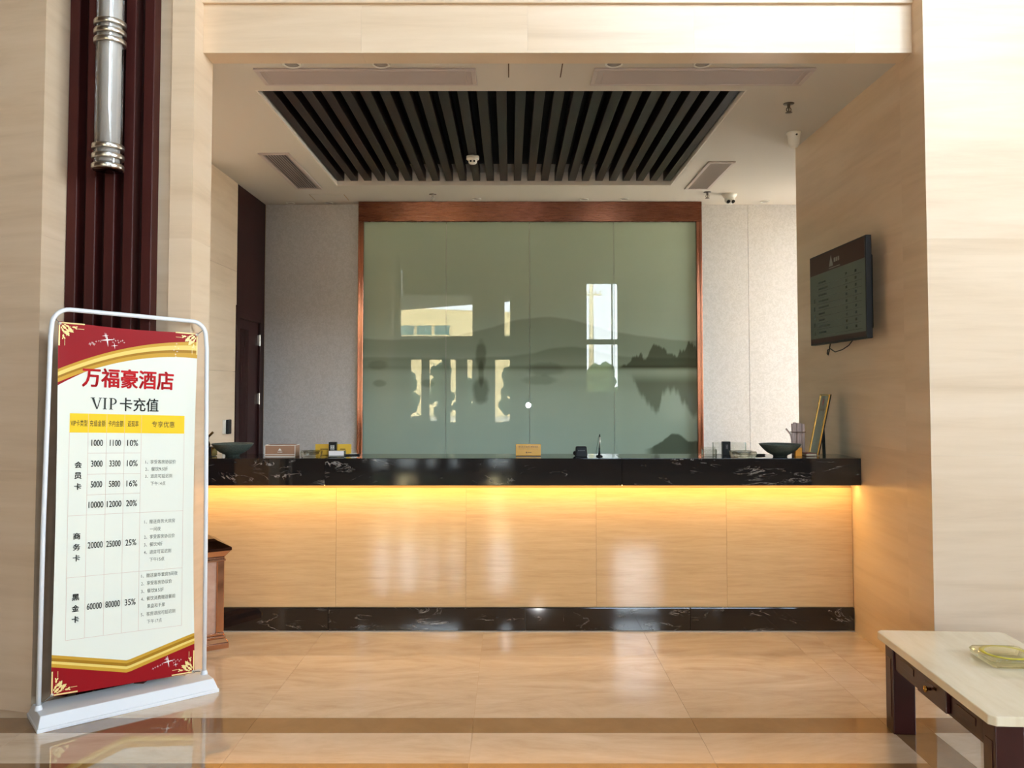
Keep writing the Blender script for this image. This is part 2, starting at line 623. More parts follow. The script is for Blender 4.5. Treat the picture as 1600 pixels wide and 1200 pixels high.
dr = structure('door_1')
d = MB()
d.box(XL - 0.02, XL + 0.012, 7.385, 7.45, 0, 2.30)
d.box(XL - 0.02, XL + 0.008, 8.09, 8.13, 0, 2.235)
d.box(XL - 0.02, XL + 0.008, 7.45, 8.09, 2.19, 2.24)
d.build('door_frame', DOORWOOD, dr, bevel=0.003, seg=1)
leaf = MB().box(XL - 0.05, XL - 0.012, 7.45, 8.09, 0.01, 2.19).build('door_leaf', DOORWOOD, dr)
b = MB()
for k in range(7):
    y = 7.56 + k * 0.035
    b.box(XL - 0.013, XL - 0.008, y, y + 0.022, 0.15, 2.10)
b.build('groove_strip', DOORWOOD, dr)
for z in (0.35, 1.40, 1.97):
    b = MB()
    b.box(XL - 0.012, XL + 0.008, 8.062, 8.088, z, z + 0.10)
    b.cyl((XL + 0.008, 8.075, z - 0.004), 0.008, 0.108, 10)
    b.build('hinge', STEEL, dr)

wr = structure('wall_right')
for z0, z1 in ((0, 1.2), (1.2004, 2.34), (2.3404, ALC_Z)):
    MB().box(XR, XR + 0.25, 4.60, 6.30, z0, z1).build('stone_panel', STONE, wr)

# the portal: lintel beam, side piers
pm = structure('trim_1')
bx = [-1.68, -0.815, 0.095, 1.008, 1.886, 2.20]
for a, b in zip(bx[:-1], bx[1:]):
    MB().box(a + 0.0003, b - 0.0003, 4.45, 4.60, 3.385, 3.655).build('stone_panel', STONE, pm)
bx = [-1.68, -0.36, 0.55, 1.46, 2.20]
for a, b in zip(bx[:-1], bx[1:]):
    MB().box(a + 0.0003, b - 0.0003, 4.430, 4.60, 3.6555, 4.9).build('stone_panel', STONE, pm)
    MB().box(a + 0.0003, b - 0.0003, 4.430, 4.60, 4.9005, LOB_Z).build('stone_panel', STONE, pm)

pr = structure('trim_2')
for z0, z1 in ((0, 1.2), (1.2004, 2.34), (2.3404, 3.48), (3.4804, 4.62), (4.6204, LOB_Z)):
    MB().box(-1.80, -1.68, 4.33, 4.60, z0, z1).build('stone_panel', STONE, pr)
    MB().box(-1.92, -1.802, 4.36, 4.60, z0, z1).build('stone_panel', STONE, pr)

pa = structure('trim_3')
for z0, z1 in ((0, 1.15), (1.1504, 2.3), (2.3004, 3.45), (3.4504, 4.6), (4.6004, LOB_Z)):
    MB().prism([(-2.290, 4.008), (-2.290, 4.60), (-3.2, 4.60), (-3.2, 4.24)], z0, z1).build('stone_panel', STONE, pa)
MB().box(-9.2, -3.2, 4.24, 4.60, 0, LOB_Z).build('wall_panel', STONE, pa)

wp = structure('wall_front')
for z0, z1 in ((0, 1.2), (1.2004, 2.34), (2.3404, 3.48), (3.4804, 4.62), (4.6204, LOB_Z)):
    for x0, x1 in ((2.20, 3.4), (3.4004, 4.6), (4.6004, 9.2)):
        MB().box(x0, x1, 4.33, 4.60, z0, z1).build('stone_panel', STONE, wp)

ns = structure('trim_4')
MB().box(-2.290, -1.92, 4.30, 4.60, 0, LOB_Z).build('backing_board', DOORWOOD, ns)
s0 = None
for i in range(5):
    if s0 is None:
        s0 = MB().box(-0.026, 0.026, 4.22, 4.30, 0, LOB_Z).build('slat', REDWOOD, ns, bevel=0.003, seg=1)
        o = s0
    else:
        o = s0.copy(); COL.objects.link(o)
    o.location = (-2.260 + i * 0.097, 0, 0)

# side room at the right, lit by its own window
sr = structure('wall_side_room')
b = MB()
b.box(3.60, 3.85, 4.6, 7.2, 0, ALC_Z)
b.box(3.60, 3.85, 7.2, 8.22, 0, 0.10)
b.box(3.60, 3.85, 7.2, 8.22, 3.25, ALC_Z)
b.box(3.60, 3.85, 8.22, 8.5, 0, ALC_Z)
b.build('wall_core', PAINT, sr)
w1 = structure('window_1')
b = MB()
for y in (7.20, 8.18):
    b.box(3.69, 3.75, y, y + 0.04, 0.10, 3.25)
b.box(3.69, 3.75, 7.2, 8.22, 0.10, 0.15)
b.box(3.69, 3.75, 7.2, 8.22, 3.20, 3.25)
b.build('window_frame', DARKMETAL, w1)
MB().box(3.715, 3.721, 7.24, 8.18, 0.15, 3.20).build('pane', PANE, w1)

# entrance facade behind the viewpoint (lower part seen mirrored; high windows added for light)
FY = -5.0
wf = structure('wall_entrance')
OPEN = [  # x0, x1, z0, z1
    (-2.87, -0.94, 2.87, 4.65), (-0.18, 0.03, 2.87, 4.05),
    (-2.60, -2.26, 0.05, 2.33), (-2.12, -1.73, 0.05, 2.33), (-1.58, -1.37, 0.05, 2.33), (-1.14, -0.94, 0.05, 2.33), (-0.42, 0.03, 0.05, 2.33),
    (1.95, 2.82, 1.42, 4.30), (1.6, 5.3, 6.0, 12.6), (5.5, 9.0, 6.0, 12.6)]  # last two: unseen high openings, added to light the portal front
xs = sorted({-9.2, 9.2} | {v for o_ in OPEN for v in o_[:2]})
b = MB()
for a, c_ in zip(xs[:-1], xs[1:]):
    zs = [(0, LOB_Z)]
    for x0, x1, z0, z1 in OPEN:
        if x0 <= a + 1e-6 and x1 >= c_ - 1e-6:
            nz_ = []
            for p, q in zs:
                if z0 > p:
                    nz_.append((p, min(z0, q)))
                if z1 < q:
                    nz_.append((max(z1, p), q))
            zs = nz_
    for p, q in zs:
        if q - p > 1e-4:
            b.box(a, c_, FY - 0.2, FY, p, q)
b.build('wall_core', mat('entrance_wall_paint', lin(120, 100, 80), 0.7), wf)
for k, (x0, x1, z0, z1) in enumerate(OPEN):
    w_ = structure('window_%d' % (k + 2))
    b = MB()
    t = 0.035
    b.box(x0, x0 + t, FY - 0.14, FY - 0.08, z0, z1)
    b.box(x1 - t, x1, FY - 0.14, FY - 0.08, z0, z1)
    b.box(x0, x1, FY - 0.14, FY - 0.08, z0, z0 + t)
    b.box(x0, x1, FY - 0.14, FY - 0.08, z1 - t, z1)
    if x1 - x0 > 2:
        n_ = int((x1 - x0) / 0.95)
        for j in range(1, n_):
            xx = x0 + (x1 - x0) * j / n_
            b.box(xx - 0.02, xx + 0.02, FY - 0.14, FY - 0.08, z0, z1)
    if k == 7:
        b.box(x0, x1, FY - 0.16, FY - 0.04, 2.69, 2.82)
        b.box(2.63, 2.66, FY - 0.14, FY - 0.08, z0, z1)
    b.build('window_frame', DARKMETAL, w_)
    MB().box(x0 + 0.02, x1 - 0.02, FY - 0.113, FY - 0.107, z0 + 0.02, z1 - 0.02).build('pane', PANE, w_)
    portal('portal_entrance', ((x0 + x1) / 2, FY - 0.22, (z0 + z1) / 2), x1 - x0, z1 - z0, (0, 1, 0))

ls = structure('wall_lobby')
SIDEWALL = mat('lobby_side_dark_absorber', lin(96, 70, 52), 0.5)  # unseen walls, made dark to cut bounce light into the alcove
MB().box(-9.4, -9.2, -5.2, 4.6, 0, LOB_Z).build('side_wall', SIDEWALL, ls)
b = MB()
b.box(9.2, 9.4, -5.2, -4.2, 0, LOB_Z); b.box(9.2, 9.4, 2.0, 4.6, 0, LOB_Z)
b.box(9.2, 9.4, -4.2, 2.0, 0, 2.2); b.box(9.2, 9.4, -4.2, 2.0, 5.8, LOB_Z)
b.build('side_wall', SIDEWALL, ls)
w_ = structure('window_20')  # unseen side window, added to light the faces turned right
b = MB()
for k in range(8):
    b.box(9.27, 9.33, -4.2 + k * 0.8797, -4.2 + k * 0.8797 + 0.042, 2.2, 5.8)
for z in (2.2, 4.0, 5.75):
    b.box(9.27, 9.33, -4.2, 2.0, z, z + 0.05)
b.build('window_frame', DARKMETAL, w_)
MB().box(9.297, 9.303, -4.16, 1.96, 2.24, 5.76).build('pane', PANE, w_)
portal('portal_side_lobby', (9.42, -1.1, 4.0), 6.2, 3.6, (-1, 0, 0))
lc = structure('ceiling_lobby')
MB().box(-9.4, 9.4, -5.2, 4.6, LOB_Z, LOB_Z + 0.3).build('ceiling_board', PAINT, lc)

# ------------------------------------------------------------------ outside the entrance
gr = structure('ground')
PAVE = mat('pale_paving', lin(176, 164, 146), 0.9, bump=0.1, bscale=2)
b = MB()
b.box(-80, 80, -120, -5.2, -0.5, -0.02)
b.box(9.4, 80, -5.2, 4.6, -0.5, -0.02); b.box(4.6, 80, 4.6, 90, -0.5, -0.02); b.box(-80, 4.6, 8.5, 90, -0.5, -0.02); b.box(-80, -9.4, -5.2, 8.5, -0.5, -0.02)
b.build('ground_paving', PAVE, gr)

bl = thing('building', 'pale yellow low gabled building across the forecourt, mirrored in the glass mural', 'building', (-6.5, -30, 0))
CREAM = mat('cream_render', lin(226, 208, 160), 0.9)
b = MB()
prof = [(-8, 0), (7.5, 0), (7.5, 5.8), (1.4, 6.05), (-8, 5.5)]
n = len(prof)
b.add([(x, 0, z) for x, z in prof] + [(x, -9, z) for x, z in prof],
      [tuple(range(n)), tuple(range(n, 2 * n))[::-1]] + [(i, (i + 1) % n, n + (i + 1) % n, n + i) for i in range(n)])
b.build('wall', CREAM, bl)
TEAL = mat('teal_window_glass', lin(96, 130, 128), 0.15)
for k in range(6):
    x = -2.8 + k * 1.0
    f_ = MB().box(x, x + 0.96, 0.0, 0.05, 4.0, 5.15).build('window', CREAM, bl)
    MB().box(x + 0.06, x + 0.90, 0.05, 0.06, 4.55, 5.08).build('pane', TEAL, f_)
    MB().box(x + 0.06, x + 0.42, 0.05, 0.06, 4.04, 4.48).build('pane', TEAL, f_)
    MB().box(x + 0.48, x + 0.90, 0.05, 0.06, 4.04, 4.48).build('pane', DARKMETAL, f_)

po = thing('utility_pole', 'tall pale utility pole with crossarms, mirrored in the right half of the glass', 'utility pole', (5.55, -40, 0))
POLE = mat('pale_concrete_pole', lin(226, 214, 180), 0.8)
MB().lathe([(0.0, 0), (0.20, 0), (0.12, 11.0), (0.0, 11.0)], n=12).build('pole', POLE, po)
for z in (7.9, 10.2):
    b = MB().box(-0.7, 0.7, -0.06, 0.06, z, z + 0.1)
    for x in (-0.6, -0.3, 0.3, 0.6):
        b.cyl((x, 0, z + 0.1), 0.05, 0.2, 8)
    b.build('crossarm', POLE, po)

ca = thing('entrance_canopy', 'grey entrance canopy slab over the doors, mirrored at the top of the glass', 'canopy', (0, -5.2, 0))
MB().prism([(-2.80, 0), (1.4, 0), (1.4, -0.7), (-3.6, -4.5)], 4.0, 4.68).build('slab', mat('canopy_grey', lin(150, 148, 140), 0.8), ca)
for x in (1.2,):
    MB().box(x - 0.15, x + 0.15, -0.68, -0.40, -0.02, 4.0).build('post', DARKMETAL, ca)

LEAF = mat('leaf_green', lin(74, 88, 48), 0.8, var=0.4, bscale=6)
TRUNK = mat('bark', lin(90, 70, 50), 0.9)


def tree(x, y, h, r, label, seed):
    t = thing('tree', label, 'tree', (x, y, 0), 0, 'trees outside the entrance')
    MB().lathe([(0, -0.02), (0.12, -0.02), (0.06, h * 0.7), (0, h * 0.7)], n=8).build('trunk', TRUNK, t)
    b_ = MB()
    rn = random.Random(seed)
    for k in range(26):
        zz = h * (0.3 + 0.65 * rn.random())
        w_ = r * (1.15 - zz / h * 0.75)
        b_.ball((w_ * (rn.random() - 0.5) * 1.6, w_ * (rn.random() - 0.5) * 1.6, zz), r * 0.34, seed * 50 + k, 0.5, 2)
    b_.build('crown', LEAF, t)


tree(-4.3, -15.5, 2.6, 0.9, 'green tree mirrored behind the leftmost entrance door', 1)
tree(-2.5, -13.0, 2.4, 0.6, 'bushy green tree mirrored behind the second entrance door', 2)
tree(-1.5, -11.0, 1.9, 0.45, 'small green tree mirrored behind the narrow entrance door', 3)
tree(0.1, -14.0, 2.3, 0.6, 'green tree mirrored behind the rightmost entrance door', 4)
tree(4.6, -26.0, 2.6, 1.2, 'pale green tree at the foot of the utility pole', 5)

# ------------------------------------------------------------------ reception counter
rc = thing('reception_counter', 'long reception counter with black marble top over glowing travertine front', 'reception counter', (0, 5.19, 0))
SB, ST = 0.943, 1.112
tops = [-2.455, -1.16, 0.70, 2.198]
for a, b_ in zip(tops[:-1], tops[1:]):
    MB().box(a + 0.0006, b_ - 0.0006, 0.0, 0.37, SB, ST).build('countertop', BLACK, rc, bevel=0.003, seg=2)
edges = [-2.455, -1.955, -1.117, -0.283, 0.553, 1.39, 2.198]
for a, b_ in zip(edges[:-1], edges[1:]):
    MB().box(a + 0.0006, b_ - 0.0006, 0.15, 0.17, 0.153, SB - 0.03).build('stone_panel', TRAV, rc)
MB().box(-2.455, 2.198, 0.17, 0.33, 0.15, SB).build('counter_body', JOINT, rc)
for a, b_ in zip([-2.455, -1.16, 0.10, 1.15], [-1.16, 0.10, 1.15, 2.198]):
    MB().box(a + 0.0006, b_ - 0.0006, 0.135, 0.33, 0.0, 0.152).build('plinth', BLACK, rc, bevel=0.004, seg=2)
MB().box(-2.455, 2.198, 0.13, 0.137, 0.0, 0.007).build('sealant_bead', mat('grey_sealant', lin(150, 146, 140), 0.4), rc)
MB().box(-2.40, 2.17, 0.055, 0.080, SB - 0.0055, SB - 0.0005).build('led_strip', LED, rc)
MB().box(-2.455, 2.198, 0.33, 0.95, 0.72, 0.75).build('work_surface', DOORWOOD, rc)

# ------------------------------------------------------------------ glass mural with copper frame
gm = thing('glass_mural', 'tall green glass mural of a misty lake in a copper frame', 'glass mural', (0, 8.13, 0))
MB().box(-1.50, 1.895, -0.03, 0.119, 3.20, ALC_Z - 0.002).build('frame_header', COPPER, gm, bevel=0.003, seg=1)
for x0, x1 in ((-1.50, -1.448), (1.84, 1.895)):
    b = MB()
    w3 = (x1 - x0) / 3
    b.box(x0, x0 + w3, -0.03, 0.119, 0, 3.20)
    b.box(x0 + w3, x0 + 2 * w3, -0.024, 0.119, 0, 3.20)
    b.box(x0 + 2 * w3, x1, -0.03, 0.119, 0, 3.20)
    b.build('frame_side', COPPERV, gm, bevel=0.0015, seg=1)


def value_noise(shape_seed, x, y):
    rng = np.random.RandomState(shape_seed)
    T = rng.rand(64, 64)
    xi, yi = np.floor(x).astype(int), np.floor(y).astype(int)
    fx, fy = x - xi, y - yi
    fx, fy = fx * fx * (3 - 2 * fx), fy * fy * (3 - 2 * fy)
    g = lambda a, b: T[a % 64, b % 64]
    return (g(xi, yi) * (1 - fx) + g(xi + 1, yi) * fx) * (1 - fy) + (g(xi, yi + 1) * (1 - fx) + g(xi + 1, yi + 1) * fx) * fy


def fbm(seed, x, y, n=4):
    s, a = 0, 0.5
    for k in range(n):
        s = s + a * value_noise(seed + k, x * 2 ** k, y * 2 ** k)
        a *= 0.5
    return s


def sstep(a, b, x):
    t = np.clip((x - a) / (b - a), 0, 1)
    return t * t * (3 - 2 * t)


def mural(X, Z):
    """misty lake print: far hills, wooded shore, their mirror images, rocks at the lower right"""
    top = np.array([0.42, 0.50, 0.37])
    mid = np.array([0.335, 0.405, 0.31])
    low = np.array([0.295, 0.385, 0.32])
    t = np.clip((Z - 1.0) / 2.2, 0, 1)[..., None]
    c = np.where(t > 0.5, mid + (top - mid) * (t - 0.5) * 2, low + (mid - low) * t * 2)

    def dark(mask, k):
        nonlocal c
        c = c * (1 - mask[..., None] * (1 - np.array(k)))
    # far range
    far = 2.06 + 0.14 * np.exp(-((X - 0.45) / 0.55) ** 2) + 0.05 * np.sin(X * 2.3 + 1.0) + 0.06 * fbm(3, X * 1.5 + 9, X * 0 + 2)
    far2 = 2.55 + 0.35 * sstep(0.4, 1.9, X) + 0.08 * fbm(5, X * 1.2 + 4, X * 0)
    dark(sstep(0.0, 0.5, far2 - Z) * sstep(0.3, 1.2, X) * 0.35, (0.80, 0.82, 0.80))
    dark(sstep(0.0, 0.02, far - Z) * sstep(1.72, 1.95, Z), (0.70, 0.71, 0.68))
    # near ridge and shoreline
    near = 1.84 + 0.12 * np.exp(-((X - 0.55) / 0.4) ** 2) + 0.06 * fbm(7, X * 2 + 3, X * 0 + 5)
    dark(sstep(0.0, 0.03, near - Z) * sstep(1.64, 1.80, Z), (0.70, 0.70, 0.66))
    shore = np.exp(-((Z - 1.755) / 0.022) ** 2) * (0.45 + 0.55 * sstep(-1.0, 0.5, X))
    dark(shore, (0.55, 0.54, 0.48))
    dark(np.exp(-((Z - 1.62) / 0.10) ** 2) * 0.6, (0.80, 0.80, 0.76))
    # wooded point at the right with its reflection
    crown = 0.16 * fbm(11, X * 9 + 2, X * 0 + 1, 2) + 0.13 * (fbm(41, X * 34, X * 0 + 3, 3) - 0.3) + 0.09 * np.exp(-((X - 1.44) / 0.10) ** 2) + 0.08 * np.exp(-((X - 1.78) / 0.10) ** 2) + 0.05
    crown = crown * sstep(1.05, 1.30, X)
    dist_up = Z - 1.765
    treem = sstep(-0.005, 0.02, crown - dist_up) * sstep(-0.02, 0.0, dist_up) * sstep(1.06, 1.12, X)
    dark(treem * 0.95, (0.30, 0.29, 0.24))
    crown2 = (0.18 * fbm(11, X * 9 + 2, X * 0 + 1, 3) + 0.26 * np.exp(-((X - 1.40) / 0.13) ** 2) + 0.30 * np.exp(-((X - 1.80) / 0.14) ** 2) + 0.16 * (fbm(41, X * 26, X * 0 + 3, 3) - 0.35) + 0.07) * sstep(1.05, 1.30, X)
    dist_dn = 1.745 - Z
    rip = 0.02 * (fbm(17, X * 3, Z * 60) - 0.5)
    refl = sstep(-0.02, 0.07, crown2 - dist_dn + rip) * sstep(0.02, 0.15, dist_dn) * sstep(1.06, 1.16, X)
    dark(refl * 0.85, (0.36, 0.35, 0.30))
    # lone tree and shrubs at the left
    for x0, zc, rx, rz, k in ((-0.285, 1.87, 0.055, 0.17, 0.75), (-0.285, 1.53, 0.085, 0.14, 0.75), (-0.285, 1.70, 0.03, 0.14, 0.6), (-1.30, 1.78, 0.11, 0.05, 0.4), (-1.285, 1.60, 0.07, 0.035, 0.45),
                              (-0.82, 1.60, 0.07, 0.04, 0.45), (0.35, 1.74, 0.20, 0.07, 0.4), (0.3, 1.63, 0.18, 0.05, 0.35)):
        q = ((X - x0) / rx) ** 2 + ((Z - zc) / rz) ** 2 + 0.7 * (fbm(23, X * 14, Z * 14) - 0.5)
        dark((1 - sstep(0.3, 1.3, q)) * k, (0.36, 0.36, 0.31))
    # rocks and grass at the lower right
    rock = 0.93 + 0.16 * np.exp(-((X - 1.62) / 0.16) ** 2) + 0.06 * np.exp(-((X - 1.84) / 0.08) ** 2) + 0.05 * fbm(29, X * 12, X * 0, 4)
    rockm = sstep(0, 0.015, rock - Z) * sstep(1.30, 1.42, X)
    dark(rockm * 0.95, (0.26, 0.26, 0.22))
    # mist and ripples
    c = c * (1 + 0.05 * (fbm(31, X * 1.3, Z * 9) - 0.45)[..., None])
    return np.clip(c, 0, 1)


MURAL = vcol('printed_glass', 0.5, 0.0, 1.0)
MURAL.node_tree.nodes['Principled BSDF'].inputs['Coat IOR'].default_value = 1.52
xe = [-1.448, -0.632, 0.192, 1.026, 1.84]
for a, b_ in zip(xe[:-1], xe[1:]):
    a, b_ = a + 0.0015, b_ - 0.0015
    nx, nz = 90, 250
    gx, gz = np.linspace(a, b_, nx), np.linspace(0.75, 3.198, nz)
    GX, GZ = np.meshgrid(gx, gz)
    V = np.stack([GX.ravel(), np.zeros(nx * nz), GZ.ravel()], 1)
    vs = [tuple(v) for v in V.tolist()]
    fs = [(j * nx + i, j * nx + i + 1, (j + 1) * nx + i + 1, (j + 1) * nx + i) for j in range(nz - 1) for i in range(nx - 1)]
    k = len(vs)
    vs += [(a, 0, 0.05), (b_, 0, 0.05), (a, 0.012, 0.05), (b_, 0.012, 0.05), (a, 0.012, 3.198), (b_, 0.012, 3.198)]
    fs += [(k, k + 1, nx - 1, 0), (k + 2, k, 0, (nz - 1) * nx, k + 4), (k + 1, k + 3, k + 5, nz * nx - 1, nx - 1), (k + 3, k + 2, k + 4, k + 5), (k, k + 2, k + 3, k + 1), ((nz - 1) * nx, nz * nx - 1, k + 5, k + 4)]
    m_ = MB(); m_.v = vs; m_.f = fs; m_.s = [False] * len(fs)
    o = m_.build('glass_panel', MURAL, gm, fix=False)
    cl = np.ones((len(vs), 4), dtype=np.float32)
    cl[:nx * nz, :3] = mural(V[:, 0], V[:, 2])
    cl[nx * nz:, :3] = (0.22, 0.28, 0.21)
    at = o.data.color_attributes.new('print', 'FLOAT_COLOR', 'POINT')
    at.data.foreach_set('color', cl.ravel())

# ------------------------------------------------------------------ ceiling fittings
def air_grille(label, x0, x1, y0, y1, long_axis, group, filt):
    t = thing('air_grille', label, 'air vent', ((x0 + x1) / 2, (y0 + y1) / 2, ALC_Z), 0, group)
    w, d = (x1 - x0) / 2, (y1 - y0) / 2
    fw = 0.028
    b = MB()
    b.box(-w, w, -d, -d + fw, -0.012, 0.0); b.box(-w, w, d - fw, d, -0.012, 0.0)
    b.box(-w, -w + fw, -d + fw, d - fw, -0.012, 0.0); b.box(w - fw, w, -d + fw, d - fw, -0.012, 0.0)
    b.build('frame', GRILLE, t, bevel=0.003, seg=1)
    b = MB()
    if long_axis == 'X':
        b.box(-w + fw + 0.03, -w + fw + 0.036, -d + fw, d - fw, -0.010, -0.002)
        b.box(w - fw - 0.036, w - fw - 0.03, -d + fw, d - fw, -0.010, -0.002)
        n_ = 22
        for k in range(n_):
            y = -d + fw + (2 * d - 2 * fw) * (k + 0.5) / n_
            b.box(-w + fw, w - fw, y - 0.0028, y + 0.0028, -0.0085, -0.003)
    else:
        n_ = 9
        for k in range(n_):
            x = -w + fw + (2 * w - 2 * fw) * (k + 0.5) / n_
            b.add([(x - 0.006, -d + fw, -0.002), (x + 0.007, -d + fw, -0.011), (x + 0.007, d - fw, -0.011), (x - 0.006, d - fw, -0.002),
                   (x - 0.005, -d + fw, -0.001), (x + 0.008, -d + fw, -0.010), (x + 0.008, d - fw, -0.010), (x - 0.005, d - fw, -0.001)],
                  [(0, 1, 2, 3), (7, 6, 5, 4), (0, 4, 5, 1), (3, 2, 6, 7), (1, 5, 6, 2), (0, 3, 7, 4)])
    b.build('fins', GRILLE, t, kind='stuff')
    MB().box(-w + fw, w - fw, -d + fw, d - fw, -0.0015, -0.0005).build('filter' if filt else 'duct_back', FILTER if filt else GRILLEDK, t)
    return t


air_grille('long pinkish grey return air grille on the ceiling above the counter\'s left half', -1.485, -0.20, 4.70, 4.96, 'X', 'ceiling air grilles', True)
air_grille('long pinkish grey return air grille on the ceiling above the counter\'s right half', 0.486, 1.77, 4.695, 4.96, 'X', 'ceiling air grilles', True)
air_grille('slotted supply air grille on the ceiling left of the dark slats', -1.985, -1.735, 6.42, 7.57, 'Y', 'ceiling air grilles', False)
air_grille('slotted supply air grille on the ceiling right of the dark slats', 1.615, 1.84, 6.66, 7.58, 'Y', 'ceiling air grilles', False)

ap = thing('access_panel', 'square white access panel in the ceiling between the two long grilles', 'access panel', (0.145, 4.70, ALC_Z))
MB().box(-0.15, 0.15, -0.13, 0.13, -0.004, 0.0).build('hatch', PAINT, ap, bevel=0.001, seg=1)
SLOTB = mat('slot_brown', lin(96, 74, 56), 0.8)
for x in (-0.157, 0.15):
    MB().box(x, x + 0.007, -0.14, 0.14, -0.003, -0.0002).build('slot', SLOTB, ap)

ap2 = thing('access_panel', 'small white access panel in the ceiling behind the left supply grille', 'access panel', (-1.75, 7.93, ALC_Z))
MB().box(-0.16, 0.16, -0.12, 0.12, -0.004, 0.0).build('hatch', PAINT, ap2, bevel=0.001, seg=1)
SLOTT = mat('slot_tan', lin(170, 146, 110), 0.8)
for x in (-0.168, 0.16):
    MB().box(x, x + 0.008, -0.12, 0.12, -0.003, -0.0002).build('slot', SLOTT, ap2)

t = thing('downlight', 'round recessed ceiling downlight over the counter, nearest the left wall pier', 'ceiling light', (-1.245, 4.642, ALC_Z), 0, 'ceiling downlights')
MB().lathe([(0.040, -0.001), (0.052, -0.001), (0.052, -0.006), (0.046, -0.010), (0.040, -0.006), (0.040, -0.001)], n=28).build('trim_ring', WHITEPL, t)
MB().lathe([(0.0001, -0.003), (0.040, -0.003), (0.040, -0.0005), (0.0001, -0.0005)], n=28).build('diffuser', mat('unlit_frosted_lens', lin(150, 142, 136), 0.4), t)
DL = t
for x, y, lab in ((-0.737, 4.640, 'round ceiling downlight above the front rim of the left long grille, nearer the middle'),
                  (0.593, 4.634, 'round ceiling downlight above the right long grille, nearer the middle'),
                  (1.095, 4.636, 'round ceiling downlight above the right long grille, nearer the right wall'),
                  (-1.807, 8.16, 'small ceiling downlight beside the copper frame over the left wallpaper'),
                  (-2.19, 8.17, 'small ceiling downlight in the back corner by the dark door'),
                  (-0.326, 7.99, 'small ceiling downlight over the mural, right of the chrome sprinkler'),
                  (0.724, 8.01, 'ceiling downlight over the middle of the mural, left one of its pair'),
                  (1.117, 7.99, 'ceiling downlight over the mural, right one of its pair'),
                  (2.52, 8.10, 'small ceiling downlight over the bright wallpaper beside the right wall end')):
    o = dup(DL, (x, y, ALC_Z), lab)
    if y > 7:
        o.scale = (0.85, 0.85, 0.85)


def sprinkler(x, y, label, m):
    t_ = thing('fire_sprinkler', label, 'sprinkler', (x, y, ALC_Z), 0, 'ceiling sprinklers')
    MB().lathe([(0.0001, -0.004), (0.034, -0.003), (0.036, 0.0), (0.0001, 0.0)], n=20).build('rosette', m, t_)
    b_ = MB().cyl((0, 0, -0.03), 0.010, 0.028, 10)
    b_.tube([(0.012, 0, -0.028), (0.016, 0, -0.042), (0.004, 0, -0.058)], 0.003, 6)
    b_.tube([(-0.012, 0, -0.028), (-0.016, 0, -0.042), (-0.004, 0, -0.058)], 0.003, 6)
    b_.cyl((0, 0, -0.055), 0.004, 0.028, 8)
    b_.build('nozzle', m, t_)
    MB().lathe([(0.0001, -0.062), (0.022, -0.060), (0.022, -0.058), (0.0001, -0.057)], n=16).build('deflector', m, t_)
    return t_


DARKSTEEL = mat('dull_steel', lin(110, 104, 96), 0.35, 1.0)
sprinkler(1.811, 5.30, 'dull steel fire sprinkler on the ceiling near the right stone wall', DARKSTEEL)
sprinkler(-0.737, 7.80, 'bright chrome fire sprinkler on the ceiling in front of the mural', CHROME)
sprinkler(1.86, 7.72, 'small steel fire sprinkler beside the white twin lens camera', DARKSTEEL)

t = thing('smoke_detector', 'white round smoke detector hanging from the dark ceiling slats', 'smoke detector', (-0.302, 6.60, ALC_Z + 0.022))
MB().lathe([(0.0001, 0), (0.052, 0), (0.052, -0.022), (0.046, -0.028), (0.0001, -0.028)], n=28).build('base', WHITEPL, t)
MB().lathe([(0.036, -0.028), (0.034, -0.052), (0.026, -0.060), (0.0001, -0.062)], n=28).build('sensor_head', WHITEPL, t)
for k in (-1, 1):
    MB().cyl((k * 0.014, -0.036, -0.046), 0.008, 0.008, 10, 'Y').build('sensor_port', BLACKPL, t)

t = thing('dome_camera', 'white tapered security camera on the ceiling at the end of the right wall', 'security camera', (2.05, 5.90, ALC_Z))
MB().lathe([(0.0001, 0), (0.050, 0), (0.052, -0.012), (0.046, -0.020), (0.038, -0.085), (0.026, -0.108), (0.0001, -0.112)], n=28).build('housing', WHITEPL, t)
MB().lathe([(0.0001, -0.046), (0.008, -0.045), (0.008, -0.040), (0.0001, -0.040)], (0.005, 0, -0.028), 12, 'Y').build('lens', BLACKPL, t)

t = thing('turret_camera', 'white twin lens security camera on the ceiling over the bright wallpaper', 'security camera', (2.09, 7.80, ALC_Z))
MB().lathe([(0.0001, 0), (0.070, 0), (0.066, -0.018), (0.052, -0.040), (0.0001, -0.040)], n=28).build('base', WHITEPL, t)
h = MB().ball((0, -0.005, -0.058), 0.048, 0, 0, 3).build('ball_head', WHITEPL, t)
for k in (-1, 1):
    MB().lathe([(0.0001, -0.014), (0.015, -0.013), (0.015, 0.02), (0.0001, 0.02)], (k * 0.022, -0.046, -0.082), 14, 'Y').build('lens', BLACKPL, t)

